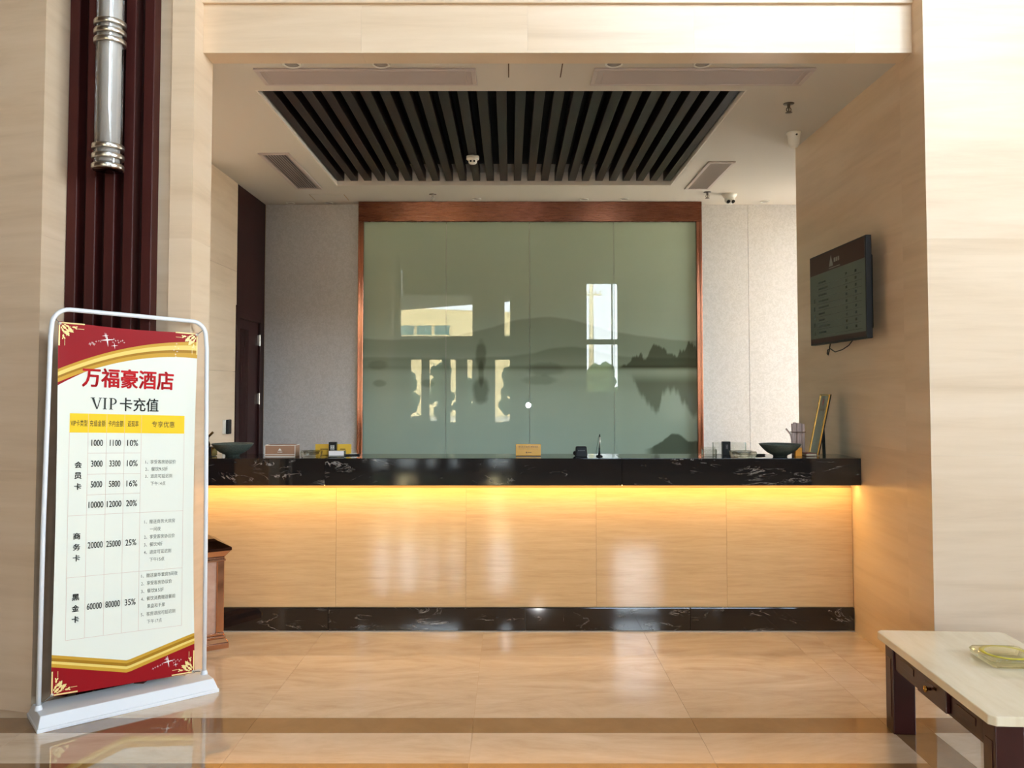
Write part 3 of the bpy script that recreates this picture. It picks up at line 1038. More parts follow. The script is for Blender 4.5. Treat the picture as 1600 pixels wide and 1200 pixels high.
# ------------------------------------------------------------------ wall lamp on the dark red slats
wlamp = thing('wall_lamp', 'long glass tube wall lamp with steel rings on dark red slats', 'wall lamp', (-2.032, 4.13, 0))
MB().lathe([(0.066, 2.665), (0.066, 4.16)], n=36).build('glass_tube', clear('lamp_tube_glass', (0.95, 0.95, 0.94, 1), 0.10, 0.03), wlamp)
MB().lathe([(0.0001, 2.69), (0.056, 2.69), (0.056, 4.13), (0.0001, 4.13)], n=24).build('inner_diffuser', mat('frosted_white_tube', lin(238, 232, 228), 0.35), wlamp)
for z in (2.652, 2.703, 2.752, 3.292, 3.338, 3.385, 4.02, 4.07, 4.12):
    MB().lathe([(0.064, z), (0.075, z), (0.077, z + 0.004), (0.077, z + 0.021), (0.075, z + 0.025), (0.064, z + 0.025)], n=36).build('steel_ring', STEEL, wlamp)
MB().lathe([(0.0001, 2.649), (0.070, 2.649), (0.070, 2.653), (0.0001, 2.653)], n=30).build('end_cap', DKBRONZE, wlamp)
for z in (2.70, 4.06):
    MB().box(-0.02, 0.02, 0.060, 0.0895, z, z + 0.05).build('bracket', STEEL, wlamp)

# ------------------------------------------------------------------ banner stand
ANG = math.atan2(0.63, 0.776)
bs = thing('banner_stand', 'white tube banner stand with red and gold price poster by left pier', 'banner stand', (-2.19, 3.876, 0), ANG)
# local x runs along the stand, -y faces the viewer
b = MB()
b.frustum((-0.018, 0.802, -0.13, 0.13), 0.0, (-0.018, 0.802, -0.13, 0.13), 0.018)
b.frustum((-0.014, 0.798, -0.125, 0.125), 0.018, (0.0, 0.784, -0.095, 0.095), 0.064)
b.build('base', WHITEP, bs, bevel=0.003, seg=2)
pts = [(0.008, 0, 0.06), (0.012, 0, 0.9), (0.026, 0, 1.80)]
r_ = 0.075
for k in range(1, 9):
    a = math.pi - k * math.pi / 2 / 8
    pts.append((0.030 + r_ + r_ * math.cos(a), 0, 1.852 + r_ * math.sin(a)))
for k in range(0, 9):
    a = math.pi / 2 - k * math.pi / 2 / 8
    pts.append((0.752 - r_ + r_ * math.cos(a), 0, 1.826 + r_ * math.sin(a)))
pts += [(0.758, 0, 1.76), (0.766, 0, 0.9), (0.769, 0, 0.06)]
MB().tube(pts, 0.0108, 14).build('tube_frame', WHITEP, bs)
for x in (0.008, 0.769):
    MB().lathe([(0.0125, 0.062), (0.018, 0.062), (0.018, 0.068), (0.0125, 0.085)], (x, 0, 0), 16).build('socket', WHITEP, bs)

SK = 0.045


def left_edge(z):
    return 0.056 + 0.007 * math.sin(math.pi * min(max((z - 0.1) / 1.76, 0), 1))


def right_edge(z):
    q = min(max((z - 0.1) / 1.76, 0), 1)
    return 0.719 - 0.009 * q - 0.014 * math.sin(math.pi * q)


def surf(s, z, off=0.0):
    """point on the hung poster: s along, z up (before the slight tilt), off towards the viewer"""
    u = min(max((s - 0.056) / 0.66, 0), 1)
    q = min(max((z - 0.1) / 1.76, 0), 1)
    bow = 0.018 * math.sin(math.pi * q) * (1 - 0.3 * math.cos(2 * math.pi * u))
    curl = 0.012 * (math.exp(-((u - 1.0) / 0.05) ** 2) + 0.6 * math.exp(-(u / 0.04) ** 2)) * math.sin(math.pi * min(max((q), 0), 1))
    return (s, -0.004 + bow * 0.8 - curl * 0.8 - off, z - SK * (s - 0.38))


def patch(lo, hi, s0, s1, n=36, m=1, off=0.0, clip=True):
    """band between two height curves, following the poster"""
    b_ = MB()
    vs, fs = [], []
    for i in range(n + 1):
        s = s0 + (s1 - s0) * i / n
        z0, z1 = lo(s), hi(s)
        for j in range(m + 1):
            z = z0 + (z1 - z0) * j / m
            ss = s
            if clip:
                ss = left_edge(z) + (right_edge(z) - left_edge(z)) * (s - s0) / (s1 - s0)
            vs.append(surf(ss, z, off))
    for i in range(n):
        for j in range(m):
            a = i * (m + 1) + j
            fs.append((a, a + m + 1, a + m + 2, a + 1))
    return b_.add(vs, fs, True)


def topcurve(s):
    return 1.855 - 0.010 * math.sin(math.pi * (s - 0.056) / 0.66)


def botcurve(s):
    return 0.098


def arc(p0, p1, p2):
    (x0, y0), (x1, y1), (x2, y2) = p0, p1, p2
    def f(x):
        return (y0 * (x - x1) * (x - x2) / ((x0 - x1) * (x0 - x2)) + y1 * (x - x0) * (x - x2) / ((x1 - x0) * (x1 - x2))
                + y2 * (x - x0) * (x - x1) / ((x2 - x0) * (x2 - x1)))
    return f


POSTER = mat('poster_white_film', lin(234, 237, 226), 0.4, spec=0.15)
POSTRED = mat('poster_red_print', lin(150, 18, 26), 0.4, spec=0.15)
TITLERED = mat('poster_bright_red_print', lin(200, 22, 30), 0.4, spec=0.15)
INK = mat('poster_dark_ink', lin(52, 56, 52), 0.4, spec=0.15)
GOLD1 = mat('poster_gold_print', lin(206, 160, 58), 0.28, spec=0.15)
GOLD2 = mat('poster_pale_gold_print', lin(238, 210, 118), 0.28, spec=0.15)
GOLD3 = mat('poster_deep_gold_print', lin(168, 122, 34), 0.28, spec=0.15)
YELLOW = mat('poster_yellow_print', lin(250, 208, 48), 0.3, spec=0.15)
RULE = mat('poster_pink_rule', lin(214, 188, 176), 0.4)
ORN = mat('poster_cream_ornament', lin(246, 222, 150), 0.35)
INK2 = mat('poster_grey_ink', lin(112, 116, 108), 0.4, spec=0.15)
SPARK = mat('poster_white_sparkle', lin(250, 240, 236), 0.35)

poster = patch(botcurve, topcurve, 0.056, 0.716, 24, 40).build('poster', POSTER, bs, fix=False)
gtop_hi = arc((0.061, 1.630), (0.369, 1.750), (0.704, 1.806))
gtop_lo = arc((0.062, 1.568), (0.370, 1.686), (0.705, 1.722))
mixc = lambda f, g, t: (lambda s: f(s) * (1 - t) + g(s) * t)
patch(lambda s: gtop_lo(s) - 0.014 * max(0.0, 1 - (s - 0.056) / 0.13), topcurve, 0.056, 0.716, 36, 6, 0.0006).build('red_field', POSTRED, poster, fix=False)
for k, (t0, t1, mm_) in enumerate(((0, 0.30, GOLD1), (0.30, 0.48, GOLD3), (0.48, 0.78, GOLD2), (0.78, 1.0, GOLD1))):
    patch(mixc(gtop_lo, gtop_hi, t0), mixc(gtop_lo, gtop_hi, t1), 0.056, 0.716, 36, 1, 0.0011).build('gold_band', mm_, poster, fix=False)


def vee(z_l, z_m, z_r):
    return lambda s: z_l + (z_m - z_l) * (s - 0.056) / 0.335 if s < 0.391 else z_m + (z_r - z_m) * (s - 0.391) / 0.325


ghi, glo = vee(0.290, 0.212, 0.302), vee(0.234, 0.153, 0.247)
patch(botcurve, glo, 0.056, 0.716, 36, 2, 0.0006).build('red_field', POSTRED, poster, fix=False)
for t0, t1, mm_ in ((0, 0.28, GOLD1), (0.28, 0.5, GOLD2), (0.5, 0.75, GOLD3), (0.75, 1.0, GOLD1)):
    patch(mixc(glo, ghi, t0), mixc(glo, ghi, t1), 0.056, 0.716, 36, 1, 0.0011).build('gold_band', mm_, poster, fix=False)

# table: yellow header and thin rules
patch(lambda s: 1.328, lambda s: 1.420, 0.115, 0.650, 16, 1, 0.0008, False).build('header_band', YELLOW, poster, fix=False)
rb = MB()


def rule_h(s0, s1, z):
    p = patch(lambda s: z - 0.0007, lambda s: z + 0.0007, s0, s1, 12, 1, 0.0012, False)
    rb.add(p.v, p.f)


def rule_v(s, z0, z1):
    p = patch(lambda x: z0, lambda x: z1, s - 0.0007, s + 0.0007, 1, 14, 0.0012, False)
    rb.add(p.v, p.f)


for z in (1.229, 1.127, 1.028):
    rule_h(0.197, 0.441, z)
for z in (0.932, 0.640, 0.348):
    rule_h(0.115, 0.650, z)
for s in (0.115, 0.650):
    rule_v(s, 0.348, 1.328)
for s in (0.197, 0.280, 0.362, 0.441):
    rule_v(s, 0.348, 1.420)
rb.build('table_rules', RULE, poster, kind='stuff', fix=False)


def glyphs(body, offset=0.0, space=1.0):
    cu = bpy.data.curves.new('t', 'FONT')
    cu.body = body
    cu.offset = offset
    cu.space_character = space
    cu.resolution_u = 3
    o_ = bpy.data.objects.new('t', cu)
    COL.objects.link(o_)
    bpy.context.view_layer.update()
    me = bpy.data.meshes.new_from_object(o_.evaluated_get(bpy.context.evaluated_depsgraph_get()))
    vs = [(v.co.x, v.co.y) for v in me.vertices]
    fs = [tuple(p.vertices) for p in me.polygons]
    bpy.data.objects.remove(o_)
    bpy.data.curves.remove(cu)
    bpy.data.meshes.remove(me)
    return vs, fs


def text_on(mb, body, cx, cz, w=None, h=None, mapf=None, bold=0.0, space=1.0, align='C'):
    vs, fs = glyphs(body, 0.0, space)
    xs_, ys_ = [v[0] for v in vs], [v[1] for v in vs]
    x0, x1, y0, y1 = min(xs_), max(xs_), min(ys_), max(ys_)
    sx = w / (x1 - x0) if w else None
    sy = h / (y1 - y0) if h else None
    sx = sx or sy
    sy = sy or sx
    ax = {'C': (x0 + x1) / 2, 'L': x0}[align]
    shifts = ((0, 0),) if not bold else [(bold * math.cos(math.pi * k / 4), 0.8 * bold * math.sin(math.pi * k / 4)) for k in range(8)]
    for dx, dz in shifts:
        out = [mapf(cx + (x - ax) * sx + dx, cz + (y - (y0 + y1) / 2) * sy + dz) for x, y in vs]
        mb.add(out, fs)


on = lambda s, z: surf(s, z, 0.0022)
b = MB()
text_on(b, '万福豪酒店', 0.378, 1.597, 0.424, 0.092, on, bold=0.0026)
b.build('red_title', TITLERED, poster, fix=False)
b = MB()
text_on(b, '卡充值', 0.429, 1.470, 0.182, 0.066, on, bold=0.0008)
ZB, ZT = 1.443, 1.499          # serif capitals V I P


def quad_on(*pts_):
    b.add([on(*p_) for p_ in pts_], [tuple(range(len(pts_)))])


quad_on((0.208, ZT), (0.219, ZT), (0.236, ZB), (0.231, ZB))
quad_on((0.247, ZT), (0.251, ZT), (0.236, ZB), (0.233, ZB + 0.004))
for s0 in (0.204, 0.242):
    quad_on((s0, ZT - 0.003), (s0 + (0.019 if s0 < 0.22 else 0.014), ZT - 0.003), (s0 + (0.019 if s0 < 0.22 else 0.014), ZT), (s0, ZT))
for s0, wl_ in ((0.262, 0.010), (0.290, 0.010)):
    quad_on((s0 + 0.003, ZB), (s0 + wl_ + 0.001, ZB), (s0 + wl_ + 0.001, ZT), (s0 + 0.003, ZT))
    quad_on((s0 - 0.002, ZB), (s0 + wl_ + 0.006, ZB), (s0 + wl_ + 0.006, ZB + 0.003), (s0 - 0.002, ZB + 0.003))
    quad_on((s0 - 0.002, ZT - 0.003), (s0 + wl_ + 0.006, ZT - 0.003), (s0 + wl_ + 0.006, ZT), (s0 - 0.002, ZT))
zc_ = ZT - 0.016
for k in range(10):
    a0, a1 = math.pi / 2 - math.pi * k / 10, math.pi / 2 - math.pi * (k + 1) / 10
    quad_on(*[(0.304 + rx * math.cos(a_), zc_ + rz * math.sin(a_)) for rx, rz, a_ in ((0.019, 0.016, a0), (0.011, 0.013, a0), (0.011, 0.013, a1), (0.019, 0.016, a1))])
quad_on((0.300, zc_ - 0.016), (0.305, zc_ - 0.016), (0.305, zc_ - 0.013), (0.300, zc_ - 0.013))
for txt, s0, w in (('VIP卡类型', 0.156, 0.074), ('充值金额', 0.2385, 0.070), ('卡内金额', 0.321, 0.070), ('返现率', 0.4015, 0.051), ('专享优惠', 0.5455, 0.110)):
    text_on(b, txt, s0, 1.374, w, 0.031, on)
rows = [(1.279, '1000', '1100', '10%'), (1.178, '3000', '3300', '10%'), (1.078, '5000', '5800', '16%'), (0.980, '10000', '12000', '20%'),
        (0.786, '20000', '25000', '25%'), (0.494, '60000', '80000', '35%')]
for z, p, q, r in rows:
    for txt, s0 in ((p, 0.2385), (q, 0.321), (r, 0.4015)):
        text_on(b, txt, s0, z, {3: 0.050, 4: 0.051, 5: 0.066}[len(txt)], 0.030, on, bold=0.0003)
for txt, zs in (('会员卡', (1.174, 1.122, 1.070)), ('商务卡', (0.834, 0.782, 0.730)), ('黑金卡', (0.545, 0.493, 0.441))):
    for ch, z in zip(txt, zs):
        text_on(b, ch, 0.156, z, 0.030, 0.030, on, bold=0.0010)
b.build('dark_lettering', INK, poster, kind='stuff', fix=False)
b = MB()
lines = [(1.184, 0.463, '1、享受客房协议价'), (1.148, 0.463, '2、餐饮9.5折'), (1.112, 0.463, '3、退房可延迟到'), (1.075, 0.490, '下午14点'),
         (0.884, 0.463, '1、赠送商务大床房'), (0.846, 0.490, '一间夜'), (0.808, 0.463, '2、享受客房协议价'), (0.770, 0.463, '3、餐饮9折'), (0.732, 0.463, '4、退房可延迟到'), (0.694, 0.490, '下午15点'),
         (0.616, 0.452, '1、赠送豪华套房3间夜'), (0.578, 0.452, '2、享受客房协议价'), (0.540, 0.452, '3、餐饮8.5折'), (0.502, 0.452, '4、餐饮消费赠送餐前'), (0.464, 0.481, '果盘和干果'), (0.426, 0.452, '5、客房退房可延迟到'), (0.388, 0.481, '下午17点')]
for z, s0, txt in lines:
    wt_ = sum(0.0172 if ord(c_) > 255 else 0.0098 for c_ in txt)
    text_on(b, txt, s0, z, wt_, 0.0205, on, align='L')
b.build('small_lettering', INK2, poster, kind='stuff', fix=False)


def ornament(cs, cz, fx, fz, name):
    """gilt corner scroll: L-shaped rule, curling stems and teardrop leaves"""
    b_ = MB()
    P = lambda x, z: surf(cs + fx * x, cz + fz * z, 0.0020)
    def quad(x0, x1, z0, z1):
        b_.add([P(x0, z0), P(x1, z0), P(x1, z1), P(x0, z1)], [(0, 1, 2, 3)])
    quad(0.0, 0.112, 0.0, 0.006); quad(0.0, 0.006, 0.006, 0.112)
    quad(0.082, 0.110, 0.026, 0.028); quad(0.026, 0.028, 0.082, 0.110)
    def leaf(x, z, a, L, W):
        L, W = L * 0.85, W * 0.72
        ca_, sa_ = math.cos(a), math.sin(a)
        pr_ = [(0, 0), (0.3, 0.42), (0.65, 0.5), (0.9, 0.3), (1, 0), (0.9, -0.3), (0.65, -0.5), (0.3, -0.42)]
        b_.add([P(x + L * p * ca_ - W * q * sa_, z + L * p * sa_ + W * q * ca_) for p, q in pr_], [tuple(range(8))])
    R45 = math.pi / 4
    leaf(0.012, 0.012, R45, 0.034, 0.016)
    leaf(0.030, 0.030, R45, 0.026, 0.012)
    for sg in (0, 1):
        def lf(x, z, a, L, W):
            if sg:
                leaf(z, x, math.pi / 2 - a, L, W)
            else:
                leaf(x, z, a, L, W)
        lf(0.028, 0.014, 0.35, 0.022, 0.012); lf(0.040, 0.016, 1.2, 0.018, 0.010)
        lf(0.040, 0.030, 0.25, 0.024, 0.013); lf(0.050, 0.022, 1.5, 0.014, 0.010); lf(0.056, 0.020, 0.0, 0.020, 0.012)
        lf(0.050, 0.036, 0.6, 0.020, 0.011); lf(0.068, 0.022, 0.5, 0.016, 0.009); lf(0.070, 0.020, -0.3, 0.014, 0.008)
        lf(0.036, 0.044, 0.9, 0.018, 0.010); lf(0.020, 0.012, -0.1, 0.014, 0.008)
        for k in range(9):
            a0, a1 = 0.2 + k * 0.5, 0.2 + (k + 1) * 0.5
            ring = [(0.052 + r0 * math.cos(a_), 0.030 + r0 * math.sin(a_)) for r0, a_ in ((0.010, a0), (0.012, a0), (0.012, a1), (0.010, a1))]
            if sg:
                ring = [(z, x) for x, z in ring]
            b_.add([P(x, z) for x, z in ring], [(0, 1, 2, 3)])
    b_.build(name, ORN, poster, fix=False)


ornament(0.0585, 1.852, 1, -1, 'corner_ornament')
ornament(0.708, 1.852, -1, -1, 'corner_ornament')
ornament(0.0585, 0.101, 1, 1, 'corner_ornament')
ornament(0.715, 0.101, -1, 1, 'corner_ornament')


def star(b_, s, z, r, spikes=4):
    pr_ = []
    for k in range(spikes * 2):
        a = math.pi * k / spikes + 0.15
        rr = r if k % 2 == 0 else r * 0.14
        pr_.append(on(s + rr * math.cos(a), z + rr * math.sin(a)))
    b_.add(pr_, [tuple(range(len(pr_)))])


b = MB()
for s, z, r in ((0.272, 1.783, 0.034), (0.263, 1.803, 0.016), (0.306, 1.757, 0.017), (0.213, 1.758, 0.010), (0.196, 1.757, 0.010), (0.205, 1.765, 0.007), (0.222, 1.771, 0.006), (0.234, 1.775, 0.005), (0.242, 1.772, 0.005),
                (0.293, 1.785, 0.006), (0.302, 1.790, 0.006), (0.310, 1.782, 0.006), (0.298, 1.774, 0.005), (0.321, 1.784, 0.005), (0.325, 1.774, 0.006), (0.334, 1.781, 0.005), (0.342, 1.785, 0.006), (0.350, 1.776, 0.005),
                (0.602, 1.790, 0.006), (0.596, 1.775, 0.005), (0.590, 1.757, 0.006), (0.598, 1.735, 0.007), (0.606, 1.750, 0.006), (0.612, 1.768, 0.005), (0.600, 1.722, 0.008), (0.588, 1.712, 0.006),
                (0.585, 0.176, 0.030), (0.576, 0.190, 0.012), (0.622, 0.155, 0.013), (0.535, 0.160, 0.008), (0.512, 0.152, 0.007), (0.522, 0.157, 0.006), (0.547, 0.164, 0.005), (0.556, 0.168, 0.005),
                (0.605, 0.176, 0.005), (0.614, 0.181, 0.005), (0.622, 0.172, 0.005), (0.632, 0.178, 0.005), (0.640, 0.170, 0.005), (0.612, 0.165, 0.005), (0.648, 0.176, 0.005)):
    star(b, s, z, r)
b.build('sparkles', SPARK, poster, kind='stuff', fix=False)
for (s, z), (s2, z2) in (((0.062, 1.845), (0.040, 1.872)), ((0.704, 1.845), (0.738, 1.874)), ((0.062, 0.106), (0.024, 0.074)), ((0.710, 0.106), (0.748, 0.098))):
    p, q = Vector(surf(s, z, 0.003)), Vector((s2, 0.0, z2 - SK * (s2 - 0.38)))
    MB().tube([p, q], 0.0022, 6).build('tie_cord', mat('grey_cord', lin(120, 118, 112), 0.5), bs)
    MB().lathe([(0.003, -0.001), (0.008, -0.001), (0.008, 0.001), (0.003, 0.001), (0.003, -0.001)], tuple(p), 14, 'Y').build('eyelet', STEEL, bs)

# ------------------------------------------------------------------ copper litter bin
lb = thing('litter_bin', 'copper litter bin with dark stepped lid and stone side panels by counter', 'litter bin', (-1.715, 5.005, 0), math.radians(33))
# local: front-right corner of the body at the origin, body runs to -x and +y
B = 0.33
b = MB()
b.box(-B - 0.025, 0.025, -0.025, B + 0.025, 0.0, 0.035)
b.frustum((-B - 0.025, 0.025, -0.025, B + 0.025), 0.035, (-B - 0.008, 0.008, -0.008, B + 0.008), 0.060)
b.box(-B - 0.010, 0.010, -0.010, B + 0.010, 0.060, 0.075)
b.box(-B - 0.003, 0.003, -0.003, B + 0.003, 0.075, 0.092)
b.build('base_moulding', BRONZE, lb, bevel=0.004, seg=2)
for x0, y0 in ((-0.045, 0), (-B, 0), (-B, B - 0.045), (-0.045, B - 0.045)):
    MB().box(x0, x0 + 0.045, y0, y0 + 0.045, 0.092, 0.515).build('corner_post', BRONZE, lb, bevel=0.005, seg=2)
BSTONE = marble('pink_panel_stone', [(0.3, lin(176, 140, 122)), (0.7, lin(204, 172, 152))], (4, 4, 4), 0.2, 0.5, 1.0)
for bx_ in ((-B + 0.045, -0.045, 0.010, 0.018), (-B + 0.045, -0.045, B - 0.018, B - 0.010), (-B + 0.010, -B + 0.018, 0.045, B - 0.045), (-0.018, -0.010, 0.045, B - 0.045)):
    MB().box(*bx_, 0.092, 0.515).build('stone_panel', BSTONE, lb)
b = MB()
b.box(-B - 0.006, 0.006, -0.006, B + 0.006, 0.515, 0.528)
b.box(-B, 0, 0, B, 0.528, 0.540)
b.frustum((-B, 0, 0, B), 0.540, (-B - 0.030, 0.030, -0.030, B + 0.030), 0.580)
b.build('cornice', BRONZE, lb, bevel=0.003, seg=2)
b = MB()
b.box(-B - 0.034, 0.034, -0.034, B + 0.034, 0.580, 0.598)
b.frustum((-B - 0.034, 0.034, -0.034, B + 0.034), 0.598, (-B + 0.03, -0.03, 0.03, B - 0.03), 0.632)
b.frustum((-B + 0.03, -0.03, 0.03, B - 0.03), 0.632, (-B + 0.05, -0.05, 0.05, B - 0.05), 0.645)
b.build('lid', DKBRONZE, lb, bevel=0.003, seg=2)

# ------------------------------------------------------------------ coffee table
ct = thing('coffee_table', 'low mahogany coffee table with cream marble top and small drawer', 'coffee table', (1.955, 3.355, 0), math.radians(-3.2))
TOPST = marble('cream_table_marble', [(0.2, lin(222, 206, 176)), (0.5, lin(233, 220, 192)), (0.8, lin(240, 229, 206))], (14.0, 2.2, 1.0), 0.10, 0.5, 0.3)
hw, hl = 0.287, 0.508
MB().prism([(-hw, -hl + 0.02), (-hw + 0.02, -hl), (hw - 0.02, -hl), (hw, -hl + 0.02), (hw, hl - 0.02), (hw - 0.02, hl), (-hw + 0.02, hl), (-hw, hl - 0.02)], 0.396, 0.43).build('tabletop', TOPST, ct, bevel=0.004, seg=2)
lx, ly = hw - 0.03, hl - 0.03
for sx, sy in ((-1, 1), (1, 1), (-1, -1), (1, -1)):
    x0, x1 = sorted((sx * lx, sx * (lx - 0.098)))
    y0, y1 = sorted((sy * ly, sy * (ly - 0.085)))
    lg = MB().box(x0, x1, y0, y1, 0.0, 0.3955).build('leg', TABLEWOOD, ct, bevel=0.004, seg=2)
    b = MB()
    xo = sx * lx + (0.003 if sx > 0 else -0.003)
    b.box(*sorted((xo, xo - sx * 0.004)), y0 + 0.018, y1 - 0.018, 0.07, 0.33)
    b.build('panel_bead', TABLEWOOD, lg, bevel=0.002, seg=1)
for sx in (-1, 1):
    x0, x1 = sorted((sx * (lx - 0.012), sx * (lx - 0.035)))
    ar = MB().box(x0, x1, -ly + 0.085, ly - 0.085, 0.285, 0.3955).build('apron', TABLEWOOD, ct)
    for y0, y1 in ((-0.36, -0.16), (0.16, 0.36)):
        b = MB()
        xo = sx * (lx - 0.012)
        b.box(*sorted((xo, xo + sx * 0.004)), y0 - 0.02, y1 + 0.02, 0.295, 0.385)
        b.box(*sorted((xo + sx * 0.004, xo + sx * 0.007)), y0 + 0.03, y1 - 0.03, 0.325, 0.355)
        b.build('apron_panel', TABLEWOOD, ar, bevel=0.002, seg=1)
for sy in (-1, 1):
    y0, y1 = sorted((sy * (ly - 0.012), sy * (ly - 0.035)))
    MB().box(-lx + 0.098, lx - 0.098, y0, y1, 0.285, 0.3955).build('apron', TABLEWOOD, ct)
dw = MB().box(-lx - 0.006, -lx + 0.012, -0.128, 0.128, 0.292, 0.388).build('drawer', TABLEWOOD, ct, bevel=0.003, seg=2)
MB().lathe([(0.0001, 0), (0.006, 0), (0.005, -0.012), (0.013, -0.020), (0.013, -0.026), (0.0001, -0.030)], (-lx - 0.006, 0, 0.342), 18, 'X').build('knob', GOLD, dw)
MB().box(-lx - 0.0075, -lx - 0.005, -0.05, 0.05, 0.352, 0.362).build('drawer_trim', DKBRONZE, dw)

# crystal ashtray on the coffee table
def ashtray(name, label, loc, rz, s, hgt, col, wellr, group=None, chips=None):
    t_ = thing(name, label, 'ashtray', loc, rz, group)
    n_ = 48
    def sq(k, r, rnd):
        a = 2 * math.pi * k / n_ + math.pi / n_
        c_, s_ = math.cos(a), math.sin(a)
        m_ = max(abs(c_), abs(s_))
        q = (c_ / m_, s_ / m_)
        return ((1 - rnd) * q[0] * r + rnd * c_ * r, (1 - rnd) * q[1] * r + rnd * s_ * r)
    rings = [(s * 0.86, 0.0, 0.10), (s * 0.97, hgt * 0.35, 0.10), (s, hgt * 0.8, 0.10), (s * 0.96, hgt, 0.14), (wellr * 1.08, hgt, 1.0), (wellr, hgt * 0.93, 1.0), (wellr * 0.80, hgt * 0.45, 1.0), (wellr * 0.4, hgt * 0.34, 1.0)]
    vs, fs = [], []
    for r, z, rnd in rings:
        vs += [(*sq(k, r, rnd), z) for k in range(n_)]
    for i in range(len(rings) - 1):
        for k in range(n_):
            fs.append((i * n_ + k, i * n_ + (k + 1) % n_, (i + 1) * n_ + (k + 1) % n_, (i + 1) * n_ + k))
    fs.append(tuple(range(n_))[::-1])
    fs.append(tuple((len(rings) - 1) * n_ + k for k in range(n_)))
    b_ = MB().add(vs, fs, False)
    b_.build('glass_block', crystal(name + '_glass', col), t_)
    return t_


ash = ashtray('glass_ashtray', 'square yellowish crystal ashtray on the cream coffee table', (2.035, 3.435, 0.4302), math.radians(-3), 0.105, 0.036, (0.985, 0.975, 0.80, 1), 0.078, 'glass ashtrays')
MB().lathe([(0.0785, 0.0375), (0.0965, 0.0375), (0.0965, 0.0368), (0.0785, 0.0368)], n=40).build('yellow_rim', mat('yellow_glaze', lin(214, 200, 70), 0.15), ash)

# ------------------------------------------------------------------ television on the right wall
tv = thing('television', 'black wall television showing a rate table on the right stone wall', 'television', (2.09, 4.85, 0))
# local: screen faces -x; y runs away from the viewer
W0, W1, Z0, Z1 = -0.025, 0.88, 1.845, 2.455
MB().box(0.0, 0.035, W0, W1, Z0, Z1).build('bezel', BLACKPL, tv, bevel=0.004, seg=2)
MB().frustum((0.035, 0.075, W0 + 0.07, W1 - 0.07), Z0 + 0.06, (0.035, 0.075, W0 + 0.07, W1 - 0.07), Z1 - 0.10).build('back_housing', BLACKPL, tv, bevel=0.012, seg=2)
MB().box(0.075, 0.109, 0.22, 0.62, 2.0, 2.3).build('wall_bracket', DARKMETAL, tv)
scr_m = mat('lit_screen_pale', lin(84, 90, 78), 0.4, spec=0.15, emit=lin(120, 128, 112), estr=0.05)
scr_b = mat('lit_screen_brown', lin(40, 22, 17), 0.4, spec=0.15, emit=lin(60, 34, 26), estr=0.25)
scr_i = mat('screen_dark_text', lin(44, 44, 36), 0.15)
scr_l = mat('screen_pale_text', lin(130, 126, 118), 0.15, emit=lin(130, 126, 118), estr=0.1)
T = 0.012
scr = MB().box(-0.0012, -0.0002, W0 + T, W1 - T, Z0 + T, Z1 - T).build('screen', scr_m, tv)
b = MB()
b.box(-0.0024, -0.0014, W0 + T, W1 - T, Z1 - T - 0.122, Z1 - T)
b.box(-0.0024, -0.0014, W0 + T, W1 - T, Z0 + T, Z0 + T + 0.030)
b.build('header_bar', scr_b, scr)
TU = lambda u: W1 - T - u           # u = distance from the viewer's left edge of the screen
b = MB()
tri = [(TU(0.34), 2.345), (TU(0.41), 2.345), (TU(0.375), 2.42)]
b.add([(-0.0032, y, z) for y, z in tri], [(0, 1, 2)])
for k in range(3):
    b.box(-0.0034, -0.0028, TU(0.445 + k * 0.032), TU(0.422 + k * 0.032), 2.365, 2.392)
b.box(-0.0034, -0.0028, TU(0.52), TU(0.34), 2.330, 2.336)
b.build('screen_logo', scr_l, scr)
b = MB()
rn = random.Random(3)
for k in range(9):
    z = 2.255 - k * 0.042
    b.box(-0.0030, -0.0026, TU(0.84), TU(0.12), z - 0.014, z - 0.0125)
    L_ = 0.10 + 0.12 * rn.random()
    b.box(-0.0030, -0.0026, TU(0.15 + L_), TU(0.15), z, z + 0.012)
    b.box(-0.0030, -0.0026, TU(0.625), TU(0.60), z, z + 0.016)
    b.box(-0.0030, -0.0026, TU(0.765), TU(0.74), z, z + 0.016)
for k in range(5):
    z = 2.13 - k * 0.055
    b.box(-0.0030, -0.0026, TU(0.09), TU(0.065), z, z + 0.03)
b.build('table_text', scr_i, scr, kind='stuff')
MB().tube([(0.05, 0.66, 1.85), (0.045, 0.67, 1.80), (0.05, 0.70, 1.775), (0.055, 0.73, 1.785), (0.055, 0.72, 1.81), (0.05, 0.66, 1.815), (0.05, 0.58, 1.79), (0.05, 0.46, 1.80), (0.05, 0.36, 1.822), (0.05, 0.30, 1.85)], 0.0035, 6).build('cable', BLACKPL, tv)

ws = thing('wall_intercom', 'slim black and white intercom on the left stone wall beside the dark door', 'intercom', (XL, 7.13, 1.22))
MB().box(0.0005, 0.022, -0.055, 0.055, -0.06, 0.06).build('cradle', WHITEPL, ws, bevel=0.003, seg=2)
MB().box(0.022, 0.045, -0.035, 0.050, -0.062, 0.062).build('handset', BLACKPL, ws, bevel=0.006, seg=2)

# ------------------------------------------------------------------ things on the counter
CZ = ST + 0.0002
BOWLM = mat('speckled_green_glaze', lin(80, 90, 82), 0.4, bump=0.6, bscale=150, var=0.9)


def bowl(label, x, y):
    t_ = thing('ceramic_bowl', label, 'bowl', (x, y, CZ), 0, 'ceramic bowls on the counter')
    MB().lathe([(0.0001, 0), (0.043, 0), (0.046, 0.010), (0.052, 0.013), (0.080, 0.027), (0.102, 0.045), (0.121, 0.066), (0.131, 0.080), (0.132, 0.082), (0.128, 0.082),
                (0.100, 0.056), (0.070, 0.034), (0.040, 0.024), (0.0001, 0.022)], n=48).build('bowl_body', BOWLM, t_)
    return t_


